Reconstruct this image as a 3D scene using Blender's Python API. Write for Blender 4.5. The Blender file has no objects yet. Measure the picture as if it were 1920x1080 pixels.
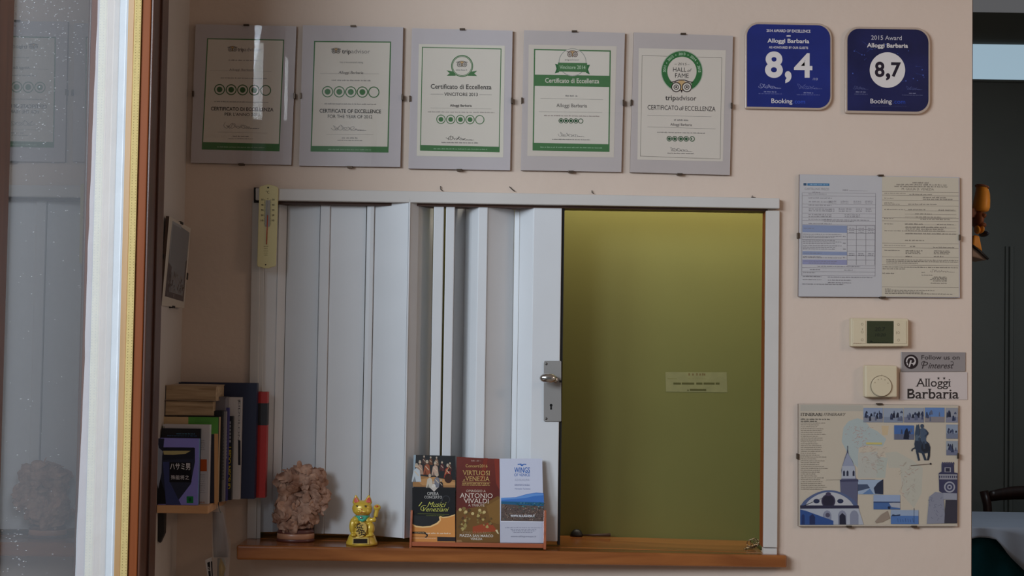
import bpy, bmesh, math, random
from mathutils import Vector, Matrix, noise
random.seed(7)
SC = bpy.context.scene
COL = SC.collection

# ------------------------------------------------------------ camera, world, lights
F, D, EYE = 2500.0, 3.3, 1.60          # focal length (1920 px frame), distance to the wall, eye level
PITCH, ROLL = 0.0375, 0.0150
_f = Vector((0, 1, math.tan(PITCH))).normalized()
_r0 = Vector((1, 0, 0)); _u0 = _r0.cross(_f)
RX = (_r0 * math.cos(ROLL) + _u0 * math.sin(ROLL)).normalized()
UY = RX.cross(_f).normalized()
CAMP = Vector((0, -D, EYE))
cam_d = bpy.data.cameras.new('camera'); cam_d.sensor_width = 36.0; cam_d.lens = F / 1920 * 36.0
cam_d.clip_start = 0.05
cam = bpy.data.objects.new('camera', cam_d); COL.objects.link(cam)
m = Matrix((RX, UY, -_f)).transposed().to_4x4(); m.translation = CAMP
cam.matrix_world = m
SC.camera = cam
SC.view_settings.view_transform = 'Standard'; SC.view_settings.look = 'None'
SC.view_settings.gamma = 1.0; SC.view_settings.use_curve_mapping = False
SC.view_settings.exposure = 0.0
SC.cycles.max_bounces = 8; SC.cycles.transparent_max_bounces = 16
SC.cycles.caustics_reflective = False; SC.cycles.caustics_refractive = False
SC.cycles.sample_clamp_indirect = 4.0

world = bpy.data.worlds.new('world'); SC.world = world; world.use_nodes = True
bgn = world.node_tree.nodes['Background']
bgn.inputs['Color'].default_value = (0.96, 0.96, 1.0, 1); bgn.inputs['Strength'].default_value = 0.10

def area(name, loc, aim, sx, sy, power, color, spread=180):
    d = bpy.data.lights.new(name, 'AREA'); d.shape = 'RECTANGLE'; d.size = sx; d.size_y = sy
    d.energy = power; d.color = color; d.spread = math.radians(spread)
    o = bpy.data.objects.new(name, d); COL.objects.link(o); o.location = loc
    o.rotation_euler = (Vector(aim) - Vector(loc)).to_track_quat('-Z', 'Y').to_euler()
    return o
# daylight outside the window in the left wall
area('daylight_left_window', (-2.45, -3.3, 2.75), (-0.2, -0.2, 1.3), 2.4, 1.2, 275, (0.77, 0.88, 1.0))
area('sky_between_roofs', (-1.44, -4.06, 3.0), (-0.7, 0, 2.2), 0.36, 0.42, 8.0, (0.85, 0.94, 1.0))
# added warm fill from the right, out of view; no lamp hangs there
area('lobby_warm_fill', (2.35, -1.5, 2.35), (0.9, 0, 1.4), 0.45, 0.45, 5.5, (1.0, 0.72, 0.55))
# added fill below the dining room ceiling, boosting the strip window's daylight
area('dining_room_fill', (2.6, 2.3, 2.85), (2.1, 2.9, 0.7), 1.0, 1.0, 8, (0.80, 0.90, 1.0))
# added light hidden in the booth, giving the green panel its brighter top
area('booth_fill', (0.47, 0.06, 2.20), (0.47, 0.205, 1.95), 0.98, 0.05, 4.4, (1.0, 0.93, 0.78), 130)

# ------------------------------------------------------------ helpers
def ray(u, v):
    return RX * (u - 960) + UY * (540 - v) + _f * F
def W(u, v, y):                          # photo point -> point on the plane Y = y
    d = ray(u, v); return CAMP + d * ((y - CAMP.y) / d.y)
def WX(u, v, x):
    d = ray(u, v); return CAMP + d * ((x - CAMP.x) / d.x)
def PX(p):                               # world -> photo point
    q = Vector(p) - CAMP; z = q.dot(_f)
    return 960 + F * q.dot(RX) / z, 540 - F * q.dot(UY) / z

def lin(c):
    return tuple((x / 255 / 12.92 if x / 255 <= 0.04045 else ((x / 255 + 0.055) / 1.055) ** 2.4) for x in c[:3])

MATS = {}
def mat(name, rgb, rough=0.6, metal=0.0, spec=0.5, bump=0.0, bscale=60, var=0.06, vscale=8, coat=0.0, emit=0):
    if name in MATS: return MATS[name]
    M = bpy.data.materials.new(name); M.use_nodes = True
    nt = M.node_tree; b = nt.nodes['Principled BSDF']
    c = lin(rgb)
    b.inputs['Roughness'].default_value = rough; b.inputs['Metallic'].default_value = metal
    b.inputs['Specular IOR Level'].default_value = spec
    b.inputs['Coat Weight'].default_value = coat; b.inputs['Coat Roughness'].default_value = 0.12
    tc = nt.nodes.new('ShaderNodeTexCoord')
    if var > 0:
        n = nt.nodes.new('ShaderNodeTexNoise'); n.inputs['Scale'].default_value = vscale; n.inputs['Detail'].default_value = 5
        nt.links.new(tc.outputs['Object'], n.inputs['Vector'])
        r = nt.nodes.new('ShaderNodeValToRGB')
        r.color_ramp.elements[0].position = 0.3; r.color_ramp.elements[1].position = 0.7
        r.color_ramp.elements[0].color = tuple(x * (1 - var) for x in c) + (1,)
        r.color_ramp.elements[1].color = tuple(min(1, x * (1 + var)) for x in c) + (1,)
        nt.links.new(n.outputs['Fac'], r.inputs['Fac']); nt.links.new(r.outputs['Color'], b.inputs['Base Color'])
    else:
        b.inputs['Base Color'].default_value = c + (1,)
    if bump > 0:
        n2 = nt.nodes.new('ShaderNodeTexNoise'); n2.inputs['Scale'].default_value = bscale; n2.inputs['Detail'].default_value = 4
        nt.links.new(tc.outputs['Object'], n2.inputs['Vector'])
        bp = nt.nodes.new('ShaderNodeBump'); bp.inputs['Strength'].default_value = bump; bp.inputs['Distance'].default_value = 0.004
        nt.links.new(n2.outputs['Fac'], bp.inputs['Height']); nt.links.new(bp.outputs['Normal'], b.inputs['Normal'])
    if emit:
        b.inputs['Emission Color'].default_value = c + (1,); b.inputs['Emission Strength'].default_value = emit
    MATS[name] = M; return M

def ink(rgb):                            # flat print colour
    return mat('print_%d_%d_%d' % tuple(rgb), rgb, 0.65, spec=0.25, var=0)

def wood(name, c1, c2, rough=0.35, scale=3.0, axis='X', coat=0.3, spec=0.5):
    if name in MATS: return MATS[name]
    M = bpy.data.materials.new(name); M.use_nodes = True
    nt = M.node_tree; b = nt.nodes['Principled BSDF']
    tc = nt.nodes.new('ShaderNodeTexCoord'); mp = nt.nodes.new('ShaderNodeMapping')
    s = {'X': (0.6, 9, 9), 'Y': (9, 0.6, 9), 'Z': (9, 9, 0.6)}[axis]
    mp.inputs['Scale'].default_value = s
    n = nt.nodes.new('ShaderNodeTexNoise'); n.inputs['Scale'].default_value = scale; n.inputs['Detail'].default_value = 8
    n.inputs['Distortion'].default_value = 0.8
    r = nt.nodes.new('ShaderNodeValToRGB')
    r.color_ramp.elements[0].position = 0.32; r.color_ramp.elements[1].position = 0.68
    r.color_ramp.elements[0].color = lin(c1) + (1,); r.color_ramp.elements[1].color = lin(c2) + (1,)
    L = nt.links
    L.new(tc.outputs['Object'], mp.inputs['Vector']); L.new(mp.outputs['Vector'], n.inputs['Vector'])
    L.new(n.outputs['Fac'], r.inputs['Fac']); L.new(r.outputs['Color'], b.inputs['Base Color'])
    b.inputs['Roughness'].default_value = rough; b.inputs['Coat Weight'].default_value = coat
    b.inputs['Coat Roughness'].default_value = 0.15; b.inputs['Specular IOR Level'].default_value = spec
    MATS[name] = M; return M

def glass(name, f0=0.045, tint=(1, 1, 1), rough=0.0, haze=0.0, veil=0.0):     # clear sheet: transparent with a Fresnel reflection
    if name in MATS: return MATS[name]
    M = bpy.data.materials.new(name); M.use_nodes = True
    nt = M.node_tree; nt.nodes.remove(nt.nodes['Principled BSDF'])
    out = nt.nodes['Material Output']; L = nt.links
    lw = nt.nodes.new('ShaderNodeLayerWeight'); lw.inputs['Blend'].default_value = 0.5
    pw = nt.nodes.new('ShaderNodeMath'); pw.operation = 'POWER'; pw.inputs[1].default_value = 5 if f0 < 0.1 else 2.2
    ml = nt.nodes.new('ShaderNodeMath'); ml.operation = 'MULTIPLY_ADD'; ml.inputs[1].default_value = 1 - f0; ml.inputs[2].default_value = f0
    L.new(lw.outputs['Facing'], pw.inputs[0]); L.new(pw.outputs[0], ml.inputs[0])
    t = nt.nodes.new('ShaderNodeBsdfTransparent'); t.inputs['Color'].default_value = tint + (1,)
    g = nt.nodes.new('ShaderNodeBsdfGlossy'); g.inputs['Roughness'].default_value = rough
    mx = nt.nodes.new('ShaderNodeMixShader')
    L.new(ml.outputs[0], mx.inputs[0]); L.new(t.outputs[0], mx.inputs[1]); L.new(g.outputs[0], mx.inputs[2])
    last = mx
    if haze:
        df = nt.nodes.new('ShaderNodeBsdfDiffuse'); df.inputs['Color'].default_value = (0.8, 0.8, 0.8, 1)
        m2 = nt.nodes.new('ShaderNodeMixShader'); m2.inputs[0].default_value = haze
        L.new(mx.outputs[0], m2.inputs[1]); L.new(df.outputs[0], m2.inputs[2]); last = m2
    if veil:                                               # dust on the sheet, lit through from behind
        tr = nt.nodes.new('ShaderNodeBsdfTranslucent'); tr.inputs['Color'].default_value = (0.8, 0.8, 0.82, 1)
        m3 = nt.nodes.new('ShaderNodeMixShader'); m3.inputs[0].default_value = veil
        L.new(last.outputs[0], m3.inputs[1]); L.new(tr.outputs[0], m3.inputs[2]); last = m3
    L.new(last.outputs[0], out.inputs['Surface'])
    MATS[name] = M; return M

def link(name, me, parent=None):
    o = bpy.data.objects.new(name, me); COL.objects.link(o)
    if parent is not None:
        o.parent = parent; o.matrix_parent_inverse = Matrix.Translation(-parent.location)
    return o
def thing(name, label, cat, loc=(0, 0, 0), group=None):
    o = bpy.data.objects.new(name, None); COL.objects.link(o); o.location = Vector(loc); o.empty_display_size = 0.02
    return tag(o, label, cat, group)
def tag(o, label, cat, group=None):
    o['label'] = label; o['category'] = cat
    if group: o['group'] = group
    return o

class MB:                                # mesh builder in world space, several materials
    def __init__(s): s.v = []; s.f = []; s.mi = []; s.mats = []; s.smooth = []
    def m(s, material):
        if material not in s.mats: s.mats.append(material)
        return s.mats.index(material)
    def add(s, verts, faces, material, smooth=False):
        k = len(s.v); s.v += [tuple(p) for p in verts]; i = s.m(material)
        for f in faces: s.f.append([k + a for a in f]); s.mi.append(i); s.smooth.append(smooth)
    def box(s, a, b, material):
        x0, y0, z0 = a; x1, y1, z1 = b
        x0, x1 = sorted((x0, x1)); y0, y1 = sorted((y0, y1)); z0, z1 = sorted((z0, z1))
        vs = [(x0, y0, z0), (x1, y0, z0), (x1, y1, z0), (x0, y1, z0), (x0, y0, z1), (x1, y0, z1), (x1, y1, z1), (x0, y1, z1)]
        s.add(vs, [(0, 3, 2, 1), (4, 5, 6, 7), (0, 1, 5, 4), (1, 2, 6, 5), (2, 3, 7, 6), (3, 0, 4, 7)], material)
    def prism(s, front, back, material, cap_mat=None):        # two matching loops
        n = len(front); vs = list(front) + list(back)
        s.add(vs, [list(range(n))[::-1]], cap_mat or material)
        k = len(s.v) - 2 * n; i = s.m(material)
        s.f.append([k + n + a for a in range(n)]); s.mi.append(i); s.smooth.append(False)
        for a in range(n):
            b = (a + 1) % n
            s.f.append([k + a, k + b, k + n + b, k + n + a]); s.mi.append(i); s.smooth.append(False)
    def slab(s, pts, y0, y1, material, cap_mat=None, ref=None):   # photo outline seen at depth y0 (front), extruded straight back to y1
        fr = [W(u, v, y0) for u, v in pts]
        s.prism(fr, [Vector((p.x, y1, p.z)) for p in fr], material, cap_mat)
    def tube(s, pts, r, material, n=8, r1=None):
        pts = [Vector(p) for p in pts]; rings = []
        for i, p in enumerate(pts):
            d = (pts[min(i + 1, len(pts) - 1)] - pts[max(i - 1, 0)]).normalized()
            a = d.cross(Vector((0.31, 0.17, 0.93)) if abs(d.z) < 0.9 else Vector((1, 0, 0))).normalized(); b = d.cross(a)
            rr = r if r1 is None else r + (r1 - r) * i / max(1, len(pts) - 1)
            rings.append([p + (a * math.cos(t) + b * math.sin(t)) * rr for t in [2 * math.pi * j / n for j in range(n)]])
        vs = [q for R in rings for q in R]; fs = []
        for i in range(len(pts) - 1):
            for j in range(n):
                k = (j + 1) % n; fs.append((i * n + j, i * n + k, (i + 1) * n + k, (i + 1) * n + j))
        fs.append(list(range(n))[::-1]); fs.append([(len(pts) - 1) * n + j for j in range(n)])
        s.add(vs, fs, material, True)
    def ellipsoid(s, c, r, material, nu=20, nv=12, rot=None, fn=None):
        c = Vector(c); vs = []; fs = []
        for i in range(nv + 1):
            th = math.pi * i / nv
            for j in range(nu):
                ph = 2 * math.pi * j / nu
                d = Vector((math.sin(th) * math.cos(ph), math.sin(th) * math.sin(ph), math.cos(th)))
                p = Vector((d.x * r[0], d.y * r[1], d.z * r[2])) * (fn(d) if fn else 1)
                if rot: p = rot @ p
                vs.append(c + p)
        for i in range(nv):
            for j in range(nu):
                k = (j + 1) % nu; fs.append((i * nu + j, (i + 1) * nu + j, (i + 1) * nu + k, i * nu + k))
        s.add(vs, fs, material, True)
    def lathe(s, c, prof, material, n=40, sy=1.0):           # profile of (radius, z); elliptical with sy
        c = Vector(c); vs = []; fs = []
        for r, z in prof:
            for j in range(n):
                t = 2 * math.pi * j / n; vs.append(c + Vector((r * math.cos(t), r * math.sin(t) * sy, z)))
        for i in range(len(prof) - 1):
            for j in range(n):
                k = (j + 1) % n; fs.append((i * n + j, i * n + k, (i + 1) * n + k, (i + 1) * n + j))
        s.add(vs, fs, material, True)
        s.add(vs[:n], [list(range(n))[::-1]], material); s.add(vs[-n:], [list(range(n))], material)
    def build(s, name, parent=None, bevel=0.0, seg=2, weld=True, auto=None):
        me = bpy.data.meshes.new(name); me.from_pydata(s.v, [], s.f)
        for mt in s.mats: me.materials.append(mt)
        me.polygons.foreach_set('material_index', s.mi); me.polygons.foreach_set('use_smooth', s.smooth)
        if weld:
            bm = bmesh.new(); bm.from_mesh(me); bmesh.ops.remove_doubles(bm, verts=bm.verts, dist=1e-6)
            bmesh.ops.recalc_face_normals(bm, faces=bm.faces); bm.to_mesh(me); bm.free()
        me.update(); o = link(name, me, parent)
        if bevel:
            b = o.modifiers.new('bevel', 'BEVEL'); b.width = bevel; b.segments = seg; b.limit_method = 'ANGLE'; b.angle_limit = math.radians(40)
        return o

def rounded(x0, y0, x1, y1, radii, n=6, sl=0.0):             # rounded rectangle (TL, TR, BR, BL radii), y downwards
    pts = []
    for (cx, cy, r, a0) in ((x0 + radii[0], y0 + radii[0], radii[0], 180), (x1 - radii[1], y0 + radii[1], radii[1], 270),
                            (x1 - radii[2], y1 - radii[2], radii[2], 0), (x0 + radii[3], y1 - radii[3], radii[3], 90)):
        if r < 0.01: pts.append((cx, cy)); continue
        for i in range(n + 1):
            a = math.radians(a0 + 90 * i / n); pts.append((cx + r * math.cos(a), cy + r * math.sin(a)))
    xm = (x0 + x1) / 2
    return [(x, y + sl * (x - xm)) for x, y in pts]

# ---- lettering and print
_tc = {}
def glyphs(s, bold=0.0, shear=0.0, serif=False, res=3, spacing=1.0):
    key = (s, bold, shear, serif, res, spacing)
    if key in _tc: return _tc[key]
    c = bpy.data.curves.new('lettering', 'FONT'); c.body = s; c.offset = bold; c.shear = shear; c.resolution_u = res; c.space_character = spacing
    o = bpy.data.objects.new('lettering', c); COL.objects.link(o)
    dg = bpy.context.evaluated_depsgraph_get(); dg.update()
    me = bpy.data.meshes.new_from_object(o.evaluated_get(dg))
    vs = [(v.co.x / 0.682, v.co.y / 0.682) for v in me.vertices]; fs = [list(p.vertices) for p in me.polygons]
    if serif:
        cnt = {}
        for p in fs:
            for i in range(len(p)):
                e = tuple(sorted((p[i], p[(i + 1) % len(p)]))); cnt[e] = cnt.get(e, 0) + 1
        for (a, b), n in list(cnt.items()):
            if n != 1: continue
            (xa, ya), (xb, yb) = vs[a], vs[b]
            if abs(ya - yb) > 0.02 or not 0.08 < abs(xa - xb) < 0.26: continue
            x0, x1 = min(xa, xb) - 0.085, max(xa, xb) + 0.085; y = (ya + yb) / 2
            up = 0.07 if y < 0.05 else -0.07
            k = len(vs); vs += [(x0, y), (x1, y), (x1, y + up), (x0, y + up)]; fs.append([k, k + 1, k + 2, k + 3])
    bpy.data.objects.remove(o); bpy.data.curves.remove(c); bpy.data.meshes.remove(me)
    _tc[key] = (vs, fs); return _tc[key]

class Print:
    """Flat print on a sheet. Coordinates are those of an enlarged crop: (ox, oy) its corner in the photo, s its scale."""
    def __init__(s, place, ox=0, oy=0, sc=1.0, slope=0.0, step=0.000012):
        s.place = place; s.ox = ox; s.oy = oy; s.sc = sc; s.slope = slope; s.mb = MB(); s.layer = 0; s.step = step
    def P(s, x, y): return s.place(s.ox + x / s.sc, s.oy + y / s.sc, s.layer * s.step)
    def _poly(s, pts, rgb):
        s.mb.add([s.P(x, y) for x, y in pts], [list(range(len(pts)))], rgb if not isinstance(rgb, tuple) else ink(rgb))
    def poly(s, pts, rgb):
        s.layer += 1; s._poly(pts, rgb)
    def rect(s, x0, y0, x1, y1, rgb, sl=None):
        s.layer += 1
        sl = s.slope if sl is None else sl; xm = (x0 + x1) / 2
        s._poly([(x0, y0 + sl * (x0 - xm)), (x1, y0 + sl * (x1 - xm)), (x1, y1 + sl * (x1 - xm)), (x0, y1 + sl * (x0 - xm))], rgb)
    def frame(s, q, w, rgb):                     # outline of a quad (TL, TR, BR, BL)
        s.layer += 1
        c = [sum(p[i] for p in q) / 4 for i in (0, 1)]
        def inn(p):
            return (p[0] + (w if p[0] < c[0] else -w), p[1] + (w if p[1] < c[1] else -w))
        i = [inn(p) for p in q]
        for a in range(4):
            b = (a + 1) % 4; s._poly([q[a], q[b], i[b], i[a]], rgb)
    def ring(s, cx, cy, r, w, rgb, a0=0, a1=360, n=28):
        N = n; s.layer += 1
        for k in range(N):
            t0 = math.radians(a0 + (a1 - a0) * k / N); t1 = math.radians(a0 + (a1 - a0) * (k + 1) / N)
            s._poly([(cx + r * math.cos(t0), cy + r * math.sin(t0)), (cx + r * math.cos(t1), cy + r * math.sin(t1)),
                    (cx + (r - w) * math.cos(t1), cy + (r - w) * math.sin(t1)), (cx + (r - w) * math.cos(t0), cy + (r - w) * math.sin(t0))], rgb)
    def disc(s, cx, cy, r, rgb, n=24, ry=None):
        s.layer += 1
        ry = r if ry is None else ry
        s._poly([(cx + r * math.cos(2 * math.pi * k / n), cy + ry * math.sin(2 * math.pi * k / n)) for k in range(n)], rgb)
    def line(s, pts, w, rgb):
        s.layer += 1
        for (x0, y0), (x1, y1) in zip(pts, pts[1:]):
            dx, dy = x1 - x0, y1 - y0; l = math.hypot(dx, dy) or 1; nx, ny = -dy / l * w / 2, dx / l * w / 2
            s._poly([(x0 + nx, y0 + ny), (x1 + nx, y1 + ny), (x1 - nx, y1 - ny), (x0 - nx, y0 - ny)], rgb)
    def text(s, t, x0, x1, yb, cap, rgb, bold=0.0, shear=0.0, serif=False, sl=None, res=3, fit=True):
        s.layer += 1; sl = s.slope if sl is None else sl
        vs, fs = glyphs(t, bold, shear, serif, res); xs = [v[0] for v in vs]; a, b = min(xs), max(xs)
        k = (x1 - x0) / (b - a) if fit else cap; xm = (x0 + x1) / 2
        pts = []
        for x, y in vs:
            X = x0 + (x - a) * k; pts.append(s.P(X, yb - y * cap + sl * (X - xm)))
        s.mb.add(pts, fs, ink(rgb) if isinstance(rgb, tuple) else rgb)
    def vtext(s, t, x, y0, y1, size, rgb, bold=0.0, sl=0.0):          # runs downwards, letters turned clockwise; x = left edge of band
        s.layer += 1; vs, fs = glyphs(t, bold); xs = [v[0] for v in vs]; a, b = min(xs), max(xs); k = (y1 - y0) / (b - a)
        s.mb.add([s.P(x + v[1] * size + sl * (v[0] - a) * k, y0 + (v[0] - a) * k) for v in vs], fs, ink(rgb))
    def greek(s, x0, x1, y, h, rgb, rnd=None, sl=None):               # print too small to read: word-sized dashes
        s.layer += 1; rnd = rnd or random; sl = s.slope if sl is None else sl; x = x0; xm = (x0 + x1) / 2
        while x < x1:
            w = h * rnd.uniform(1.2, 4.0); e = min(x1, x + w)
            c = x                                        # a word: a run of thin letter strokes of uneven height
            while c < e:
                t = h * rnd.uniform(0.22, 0.5); ym = y + sl * (c - xm); a = h * rnd.choice((0, 0.22, 0.22, 0.3))
                s._poly([(c, ym + a), (min(e, c + t), ym + a), (min(e, c + t), ym + h), (c, ym + h)], rgb); c += t + h * 0.22
            x = e + h * rnd.uniform(0.5, 0.9)
    def scribble(s, x0, x1, y, h, w, rgb, seed=1):
        r = random.Random(seed); pts = []; n = 150; f1, f2 = r.uniform(.34, .44), r.uniform(.5, .62)
        for i in range(n):
            t = i / (n - 1); amp = h * (1 - 0.75 * t)
            env = 0.35 + 0.65 * abs(math.sin(i * 0.071 + seed)) if t < 0.75 else 0.2
            pts.append((x0 + (x1 - x0) * t + 0.22 * h * math.sin(i * f2 + seed), y + s.slope * (x1 - x0) * (t - 0.5) - amp * env * (0.5 + 0.5 * math.sin(i * f1 + seed * 0.7))))
        s.line(pts, w * 0.75, rgb)
    def build(s, name, parent): return s.mb.build(name, parent, weld=False)

def on_y(y):                              # sheet in the plane Y = y, print layers come forward
    return lambda u, v, h: W(u, v, y - h)

# ------------------------------------------------------------ materials of the place
M_wall = mat('wall_plaster', (209, 189, 173), 0.9, spec=0.2, bump=0.25, bscale=45, var=0.03, vscale=3)
M_wallL = mat('wall_plaster_pale', (190, 180, 172), 0.9, spec=0.2, bump=0.25, bscale=45, var=0.03, vscale=3)
M_reveal = mat('white_plaster', (190, 193, 196), 0.9, spec=0.1, bump=0.5, bscale=30, var=0.04, vscale=12)
M_white = mat('white_plastic', (211, 211, 212), 0.42, spec=0.4, var=0.02)
M_jamb = mat('white_painted_trim', (198, 192, 186), 0.5, spec=0.35, var=0.03)
M_green = mat('olive_green_panel', (106, 102, 52), 0.5, spec=0.35, var=0.06, vscale=2.5)
M_black = mat('black_gap', (18, 16, 15), 0.8, var=0)
M_counter = wood('varnished_counter_wood', (126, 70, 32), (172, 106, 54), 0.24, 3.0, 'X', 0.35)
M_brownwood = wood('brown_window_wood', (72, 42, 28), (92, 54, 36), 0.4, 3.0, 'Z', 0.2)
M_orangewood = wood('orange_window_wood', (122, 60, 24), (140, 74, 34), 0.55, 3.0, 'Z', 0.0, 0.2)
M_lightwood = wood('light_window_wood', (178, 136, 88), (192, 150, 100), 0.5, 3.0, 'Z', 0.1)
M_strip = mat('yellow_weather_strip', (206, 180, 120), 0.85, spec=0.2, var=0.08, vscale=160)
M_stitch = mat('strip_perforation', (140, 118, 66), 0.9, var=0)
M_shelfwood = wood('bookshelf_wood', (196, 142, 98), (230, 182, 134), 0.35, 3.5, 'X', 0.25)
M_metal = mat('brushed_metal', (158, 154, 150), 0.42, metal=0.45, var=0.04)
M_chrome = mat('bright_metal', (205, 202, 198), 0.16, metal=1.0, var=0)
M_dark = mat('black_metal', (26, 24, 24), 0.5, var=0)
M_pane = glass('window_glass', 0.12, (0.97, 0.98, 0.98), haze=0.03, veil=0.09)
M_clipglass = glass('frame_glass', 0.042, (0.985, 0.985, 0.985))
M_floor = mat('terrazzo_floor', (150, 130, 112), 0.5, var=0.1, vscale=30)
M_ceil = mat('ceiling_paint', (214, 204, 194), 0.9, var=0.02)
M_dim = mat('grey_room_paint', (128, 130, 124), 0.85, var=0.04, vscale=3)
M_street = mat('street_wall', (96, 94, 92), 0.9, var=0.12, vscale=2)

ZS = W(960, 1013, 0).z + 0.011            # height of the counter's top
XL = W(343, 540, 0).x                     # inner face of the left wall
XR = W(1822, 540, 0).x                    # free end of the back wall
ZC = 2.95                                 # ceiling
T = 0.04                                  # partition thickness
print('ZS', ZS, 'XL', XL, 'XR', XR)

def struct(o): o['kind'] = 'structure'; return o

hx0, hx1 = W(486, 540, 0).x, W(1437, 700, 0).x       # hatch opening
hz1 = W(960, 380, 0).z
b = MB()
b.box((XL - 0.02, 0, 0), (hx0, T, ZC), M_wall); b.box((hx1, 0, 0), (XR, T, ZC), M_wall)
b.box((hx0, 0, 0), (hx1, T, ZS - 0.033), M_wall); b.box((hx0, 0, hz1), (hx1, T, ZC), M_wall)
struct(b.build('wall_back', weld=False))

WY0, WY1, WZ0, WZ1 = -0.50, -4.3, 0.75, 2.9           # window opening in the left wall
LW = 0.26
b = MB()
b.box((XL - 0.045, WY0, 0), (XL, 0.0, ZC), M_wallL); b.box((XL - LW, -4.6, 0), (XL, WY1, ZC), M_wallL)
b.box((XL - LW, WY1, 0), (XL, WY0, WZ0), M_wallL); b.box((XL - LW, WY1, WZ1), (XL, WY0, ZC), M_wallL)
struct(b.build('wall_left', weld=False))
# white plaster of the window's far reveal, with its uneven outer corner
b = MB(); rs = random.Random(3); n = 46
zs = [WZ0 + (WZ1 - WZ0) * i / n for i in range(n + 1)]
fx = XL + 0.005
edge = [W(183 - 41 * PX((-0.96, WY0 - 0.012, z))[1] / 1080, PX((-0.96, WY0 - 0.012, z))[1], WY0 - 0.012).x - 0.004 * noise.noise(Vector((z * 3, 0, 0))) - 0.0035 * noise.noise(Vector((z * 14, 3, 0))) for z in zs]
vs = [(fx, WY0 - 0.012, z) for z in zs] + [(e, WY0 - 0.012, z) for e, z in zip(edge, zs)] + [(e - 0.008, WY0 + 0.03, z) for e, z in zip(edge, zs)]
N = n + 1
b.add(vs, [(i, i + 1, N + i + 1, N + i) for i in range(n)] + [(N + i, N + i + 1, 2 * N + i + 1, 2 * N + i) for i in range(n)], M_reveal)
struct(b.build('trim_1'))

b = MB(); b.box((XL - LW, -4.6, -0.05), (4.2, 4.6, 0), M_floor); struct(b.build('floor'))
b = MB(); b.box((XL - LW, -4.6, ZC), (3.0, T, ZC + 0.05), M_ceil); struct(b.build('ceiling'))
b = MB(); b.box((2.75, -4.6, 0), (2.85, 0.0, ZC), M_wall); struct(b.build('wall_right'))

# ---- window in the left wall
win = struct(bpy.data.objects.new('window_1', None)); COL.objects.link(win); win.location = (XL, WY0, WZ0)
ZB, ZT = WZ0 + 0.02, WZ1 - 0.02
# far stile of the sash: a stepped profile seen from the room
ya, yb = -0.462, -0.548
xo = W(270, 540, yb).x; ya = yb + 0.088
def bar(x0, x1, y0, y1, material, name, parent=win, bev=0.002):
    q = MB(); q.box((x0, y0, ZB), (x1, y1, ZT), material); return q.build(name, parent, bevel=bev)
xa = W(253.5, 540, yb).x; xb = W(240, 540, yb).x; xc = W(239, 540, yb).x; xd = W(226, 540, yb).x
bar(xa, xo, ya, yb, M_orangewood, 'sash_stile')
q = MB(); q.box((xo, ya, ZB), (xo + 0.006, yb + 0.002, ZT), M_brownwood)
q.box((xo + 0.004, ya + 0.012, ZB), (xo + 0.011, ya - 0.035, ZT), M_brownwood)
q.build('casing', win, bevel=0.002)
bar(xc - 0.002, xa - 0.001, ya, yb + 0.004, M_lightwood, 'sash_rebate')
q = MB(); q.box((xb, yb + 0.006, ZB), (xa - 0.001, yb - 0.004, ZT), M_strip)
for i in range(int((ZT - ZB) / 0.0058)):
    for f_ in (0.28, 0.78):
        x = xb + (xa - xb) * f_; z = ZB + 0.0058 * i; q.add([(x - .0007, yb - .0042, z), (x + .0007, yb - .0042, z), (x + .0007, yb - .0042, z + .0015), (x - .0007, yb - .0042, z + .0015)], [(0, 1, 2, 3)], M_stitch)
q.build('weather_strip', win)
bar(xd, xc - 0.0005, ya, yb + 0.003, M_lightwood, 'glazing_bead')
yn = -1.135                                             # near stile
xn = W(22, 60, yn).x
q = MB(); q.box((xn - 0.015, yn, ZB), (xn + 0.004, yn - 0.10, ZT), wood('reddish_sash_wood', (104, 62, 46), (128, 80, 60), 0.4, 3.0, 'Z', 0.2)); q.build('sash_stile', win, bevel=0.003)
q = MB(); q.box((xn - 0.02, yn - 0.10, ZB), (xn + 0.02, yn - 0.22, ZT), M_brownwood); q.build('mullion', win, bevel=0.003)
XG = xd - 0.014                                         # plane of the pane
print('XG', XG, 'XL', XL)
q = MB(); q.add([(XG, -0.5135, ZB), (XG, yn - 0.02, ZB), (XG, yn - 0.02, ZT), (XG, -0.5135, ZT)], [(0, 1, 2, 3)], M_pane); pane = q.build('pane', win)
q = MB(); q.add([(XG, yn - 0.2, ZB), (XG, WY1, ZB), (XG, WY1, ZT), (XG, yn - 0.2, ZT)], [(0, 1, 2, 3)], M_pane); q.build('pane', win)
q = MB(); q.box((XG - 0.03, WY1, ZT), (xo, ya, WZ1 + 0.01), M_brownwood); q.build('top_rail', win, bevel=0.003)
q = MB(); q.box((XG - 0.03, WY1, WZ0 - 0.01), (xo, ya, ZB), M_brownwood); q.build('bottom_rail', win, bevel=0.003)
# rain drops dried on the pane
q = MB(); rs = random.Random(11); dm = mat('rain_drop', (226, 226, 226), 0.2, var=0)
spots = [(rs.uniform(28, 158), 120 * rs.random() ** 1.2) for _ in range(150)] + [(rs.gauss(70, 32), rs.gauss(215, 40)) for _ in range(70)] + \
        [(rs.uniform(4, 50), rs.uniform(950, 1078)) for _ in range(40)] + [(rs.uniform(30, 150), rs.uniform(120, 560)) for _ in range(60)] + [(rs.uniform(10, 130), rs.uniform(560, 1080)) for _ in range(30)]
for u, v in spots:
    if u < 28 - v * 0.026 or u > 178 - v * 0.03: continue
    p = WX(u, v, XG + 0.0008)
    if not yn < p.y < yb: continue
    r = 0.00035 + 0.0006 * rs.random() ** 3
    q.ellipsoid(p, (0.0006, r * 2.2, r), dm, 6, 4)
o = q.build('rain_drops', win); o['kind'] = 'stuff'; o['label'] = 'fine dried rain drops on the pane'

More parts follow.
